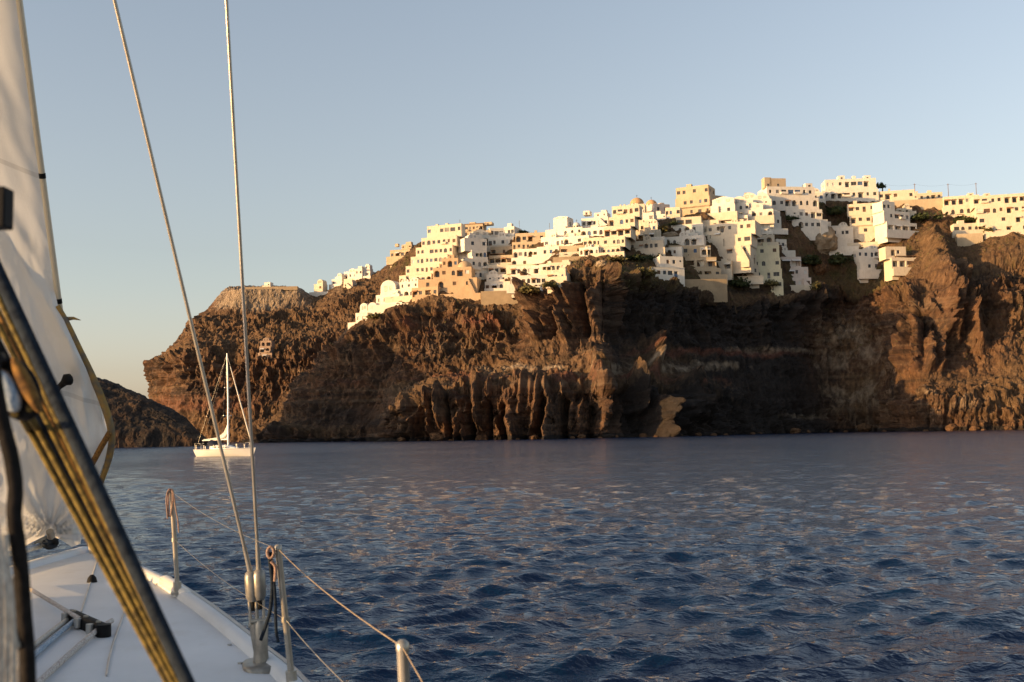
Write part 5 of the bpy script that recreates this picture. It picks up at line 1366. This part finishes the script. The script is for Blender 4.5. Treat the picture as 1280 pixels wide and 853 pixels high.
rope_thing('rope', 'white rope with dark flecks under the end roller of the deck organiser', [D(140, 776, .03), D(126, 784, .03), D(100, 806, .02), D(60, 842, .02), D(30, 870, .02)], .014, M_WROPE)
rope_thing('rope', 'blue grey rope ending in a loop at the foot of the sail', [D(-20, 696, .03), D(24, 690, .03), D(46, 684, .04), D(66, 676, .06), D(68, 668, .10), D(56, 672, .10), D(44, 680, .05), D(18, 686, .03)], .028, M_UROPE)
rope_thing('rope', 'dark knot of rope under the tack of the sail', [D(46, 680, .05), D(60, 673, .12), D(68, 672, .12), D(70, 680, .04), D(62, 684, .03), D(54, 680, .08), D(66, 674, .1)], .03, M_NROPE)
# ---- cords tied to the stanchions
t1 = S1[1]
rope_thing('cord', 'pinkish cord looped over the top of the first stanchion', [t1 + Vector(v) for v in ((-.010, -.02, -.17), (-.016, -.02, -.1), (-.014, -.02, -.02), (0, -.02, .006), (.014, -.02, -.01), (.014, -.02, -.08), (.0, -.022, -.17))], .0055, M_PROPE, 'cord')
rope_thing('cord', 'second pinkish cord with a loose tail on the first stanchion', [t1 + Vector(v) for v in ((-.015, -.03, -.18), (-.03, -.02, -.05), (-.012, -.03, .01), (.016, -.02, .006), (.03, -.02, -.1), (.05, -.02, -.2), (.055, -.02, -.27))], .0045, M_PROPE, 'cord')
t2 = S2[1]
coil = [t2 + Vector((-.025 + .035 * math.cos(k * .75) * .45, -.028 - .002 * k * .3, -.02 + .026 * math.sin(k * .75))) for k in range(34)]
rope_thing('cord', 'orange pink cord wound in a small coil at the top of the second stanchion', coil, .006, M_PROPE, 'cord')
rope_thing('cord', 'black cord hanging straight down beside the second stanchion', [t2 + Vector((-.03, -.02, -.02)), P(344, 740, 5.1), P(345, 790, 5.1), P(348, 803, 5.1)], .007, M_NROPE, 'cord')
rope_thing('cord', 'black cord swinging from the second stanchion to the shroud turnbuckles', [t2 + Vector((-.035, -.03, -.03)), P(341, 730, 5.1), P(338, 765, 5.12), P(331, 786, 5.14), P(326, 800, 5.16)], .0085, M_NROPE, 'cord')
rope_thing('cord', 'short orange cord end dangling under the coil on the second stanchion', [t2 + Vector((-.025, -.035, -.06)), P(345, 708, 5.09), P(343.5, 727, 5.09)], .008, M_PROPE, 'cord')

# ---- the slack headsail
def sail():
    ys = np.linspace(-160, 690, 190); nu = 110
    ye = [-200, 0, 200, 340, 362, 385, 410, 460, 510, 545, 570, 600, 640, 668, 692]
    xe = [-7, 20, 46.7, 64.5, 68, 73, 84, 107, 127, 137, 134, 121, 111, 105, 100]
    V = np.zeros((len(ys), nu, 3)); U = np.linspace(0, 1, nu) ** 1.25
    for i, y in enumerate(ys):
        Yf = np.interp(y, [-200, 0, 688], [7.15, 7.68, 9.58])
        xr = float(np.interp(y, ye, xe))
        bulge = np.interp(y, [340, 450, 560, 640, 690], [0, .28, .34, .15, 0])
        for j, u in enumerate(U):
            px = xr * (1 - u) + (-230) * u
            yy = y
            if y > 600:
                bot = np.interp(px, [-200, 0, 22, 40, 60, 78, 90, 100], [692, 690, 688, 678, 668, 676, 684, 680])
                yy = 600 + (y - 600) * (bot - 600) / 90
            Yd = Yf - .06 - 2.3 * u * u - .5 * u - bulge * math.sin(min(1, (1 - u) ** 3) * 1.5) - bulge * .35 * math.exp(-((px - 85) / 30) ** 2)
            V[i, j] = (px, yy, Yd)
    px, py = V[..., 0], V[..., 1]
    lowv = np.clip((py - 250) / 250, 0, 1)
    d1 = px * .82 - py * .30; d2 = px * .35 + py * .12
    wr = .085 * lowv * ridged(d1 / 30, py / 150, px * 0, 3) + .05 * lowv * np.abs(fbm(d2 / 22, d1 / 60, px * 0 + 5, 3)) + .10 * fbm(d1 / 60, py / 220, px * 0 + 3, 3) + .03 * lowv * fbm(px / 16, py / 26, px * 0 + 8, 3)
    rad = np.hypot(px - 62, py - 665); ang = np.arctan2(py - 665, px - 62)
    wr += .06 * np.exp(-rad / 120) * np.sin(ang * 14 + 2 * fbm(px / 30, py / 30, px * 0, 2))
    fold = np.clip(np.abs((px - 30) * .86 + (py - 330) * -.5) / 14, 0, 1)          # the crease from the clew to the stay
    wr += .05 * (1 - fold) * np.clip((py - 200) / 100, 0, 1)
    Yd = V[..., 2] - wr
    W = Pn(px, py, Yd)
    me = grid_mesh('headsail', W, True); me.materials.append(M_SAIL)
    s = link('headsail', me); s['label'] = 'slack white headsail hanging from the forestay with its edge billowing forward'; s['category'] = 'sail'
    # hem: the gold and grey cord along the billowing edge
    def sp(x, y, dz=.05): return P(x, y, float(np.interp(y, [-200, 0, 688], [7.15, 7.68, 9.58])) - .1 - float(np.interp(y, [340, 450, 560, 640, 690], [0, .28, .34, .15, 0])) - dz)
    def edge(x, y): return sp(x + 1, y)
    pts = [edge(*q) for q in ((71, 383), (80, 398), (96, 432), (112, 465), (127, 500), (137, 530), (139.5, 552), (135, 575), (128, 595), (124, 608))]
    p = []
    for i in range(len(pts) - 1): p += [pts[i].lerp(pts[i + 1], q / 5) for q in range(5)]
    p.append(pts[-1])
    for _ in range(4): p = [p[0]] + [(p[i - 1] + p[i] * 2 + p[i + 1]) / 4 for i in range(1, len(p) - 1)] + [p[-1]]
    m = MB(); m.tube(p, [.019 + .010 * math.sin(math.pi * i / len(p)) for i in range(len(p))], 8); m.build('edge_cord', M_GOLD, s, True)
    m = MB(); m.tube([sp(137, 541, .12), sp(127, 558, .14), sp(114, 582, .14), sp(108, 596, .14)], .024, 8); m.build('tack_strap', M_BROPE, s, True)
    m = MB(); m.tube([sp(67, 498, .18), sp(74, 484, .2), sp(82, 477, .2)], [.014, .022, .03], 8); m.tube([sp(80, 478, .2), sp(84, 475, .2), sp(88, 473.5, .2), sp(90, 473, .2)], [.03, .05, .042, .02], 8); m.build('sail_tie', M_BLACK, s, True)
    m = MB(); m.tube([sp(97, 452, .06), sp(99, 459, .06)], .035, 8); m.build('sail_hank', M_BLACK, s, True)
    m = MB(); m.tube([sp(82, 399, .03), sp(92, 398, .03), sp(101, 400.5, .03)], [.018, .012, .002], 6); m.build('loose_tail', M_GOLD, s, True)
    m = MB(); m.tube([sp(62, 664, .2), sp(64, 672, .2)], .03, 8); m.build('tack_ring', M_STEEL, s, True)
sail()

# ---- the rope tackle crossing the picture close by
tk = empty('rope_tackle', P(20, 480, 1.5)); tag(tk, 'bundle of ochre and dark ropes with a pulley block running diagonally down', 'rope tackle')
def tpart(m, name, mat, smooth=True, parent=None):
    o = m.build(name, mat, None, smooth); o.parent = parent or tk
    if parent is None: o.matrix_parent_inverse = Matrix.Translation(-Vector(tk.location))
    return o
def trope(x540, x853, wpx, mat, dY=0.0, y0=250):
    f = lambda y: x540 + (x853 - x540) * (y - 540) / 313.0
    Yd = lambda y: 1.52 - .28 * (y - 250) / 600 + dY
    ys = [y0, 400, 540, 700, 853, 960]
    m = MB(); m.tube([P(f(y), y, Yd(y)) for y in ys], [wpx * .5 * Yd(y) / F for y in ys], 10)
    return tpart(m, 'rope', mat)
trope(37, 208, 7, M_YROPE, .02, 470)
trope(42, 212, 7, M_KROPE, .035, 470)  # dark strand added as the shaded side of the ochre rope
trope(49, 216, 7.5, M_YROPE, .0, 470)
trope(56, 219, 9, M_NROPE, .03, 480)  # dark strand in place of the shade between the ropes
trope(65, 222, 7, M_YROPE, .0)
trope(71, 225, 8, M_BROPE, .02)
trope(79, 229, 8, M_YROPE, -.01)
trope(89.5, 234, 17, M_NROPE, -.02)
# the block: two cheeks, a pale sheave, a strop upwards
c0 = P(15, 486, 1.27); u_ = Vector((.45, 0, -.9)).normalized(); w_ = Vector((.9, .05, .44)).normalized(); n_ = u_.cross(w_).normalized()
def disc(cx, rad_u, rad_w, th, off, nm, mat, parent=None):
    V = np.array([[cx + u_ * (rad_u * r * math.cos(a)) + w_ * (rad_w * r * math.sin(a)) + n_ * (off + z) for a in np.linspace(0, 2 * math.pi, 25)] for r, z in ((.02, 0), (.9, 0), (1, th * .3), (1, th * .7), (.9, th), (.02, th))])
    me = grid_mesh(nm, V, True); me.materials.append(mat); o = link(nm, me); o.parent = parent or tk
    if parent is None: o.matrix_parent_inverse = Matrix.Translation(-Vector(tk.location))
    return o
disc(c0, .040, .026, .008, -.016, 'block_cheek', M_BLACK); disc(c0 - w_ * .006, .027, .0125, .014, -.006, 'sheave', M_UROPE); disc(c0 + w_ * .017 + u_ * .004, .036, .0075, .012, -.004, 'block_cheek', M_BROPE)
m = MB(); m.tube([c0 - u_ * .03, c0 - u_ * .07 - w_ * .01, P(-2, 440, 1.27), P(-20, 380, 1.27)], [.009, .008, .008, .008], 8); tpart(m, 'strop', M_KROPE)
m = MB(); m.tube([c0 + u_ * .028 - w_ * .01, P(26, 520, 1.3), P(37, 540, 1.42)], .0042, 8); tpart(m, 'rope', M_YROPE)
m = MB(); m.tube([c0 + u_ * .028 + w_ * .01, P(36, 520, 1.3), P(49, 540, 1.42)], .0045, 8); tpart(m, 'rope', M_YROPE)

# black strap at the edge and the hanging coil of cream rope
pts = [(-14, 395), (-10, 440), (-7, 480), (3, 530), (14, 570), (20, 610), (17, 645), (24, 690), (28, 730), (30, 770), (34, 810), (36, 860), (36, 920)]
rope_thing('black_strap', 'thick black wavy strap hanging down at the picture edge beside the rope coil', [P(x, y, 1.05) for x, y in pts], .0072, M_KROPE, 'strap', n=10)
for k, (x, lab) in enumerate([(-14, 'outermost cream rope strand of the hanging coil at the picture edge'), (-4, 'second cream rope strand of the hanging coil'), (4, 'third cream rope strand of the hanging coil'),
                              (12, 'cream rope strand of the hanging coil beside the black strap'), (20, 'short innermost cream rope loop behind the black strap')]):
    yt = 640 + 14 * abs(k - 1.0) + (40 if k > 3 else 0)
    rope_thing('coil_strand', lab, [P(x - 16 + 3 * k, yt, .98 + .02 * k), P(x - 6, yt + 30, .98 + .02 * k), P(x + 2 * math.sin(k), yt + 90, .96 + .02 * k), P(x + 3, 800, .97 + .02 * k), P(x + 2, 940, .97 + .02 * k)], .0042, M_CROPE, 'rope', 'strands of the hanging rope coil')
bx = P(-6, 261, 1.2)
m = MB(); s = 1.2 / F
m.box(-24 * s, 18 * s, -.012, .012, -26 * s, 26 * s); o = m.build('black_fitting', M_BLACK, None, False, bx)
bv = o.modifiers.new('bevel', 'BEVEL'); bv.width = .002; bv.segments = 2
tag(o, 'small black plastic fitting at the picture edge in front of the sail', 'fitting')
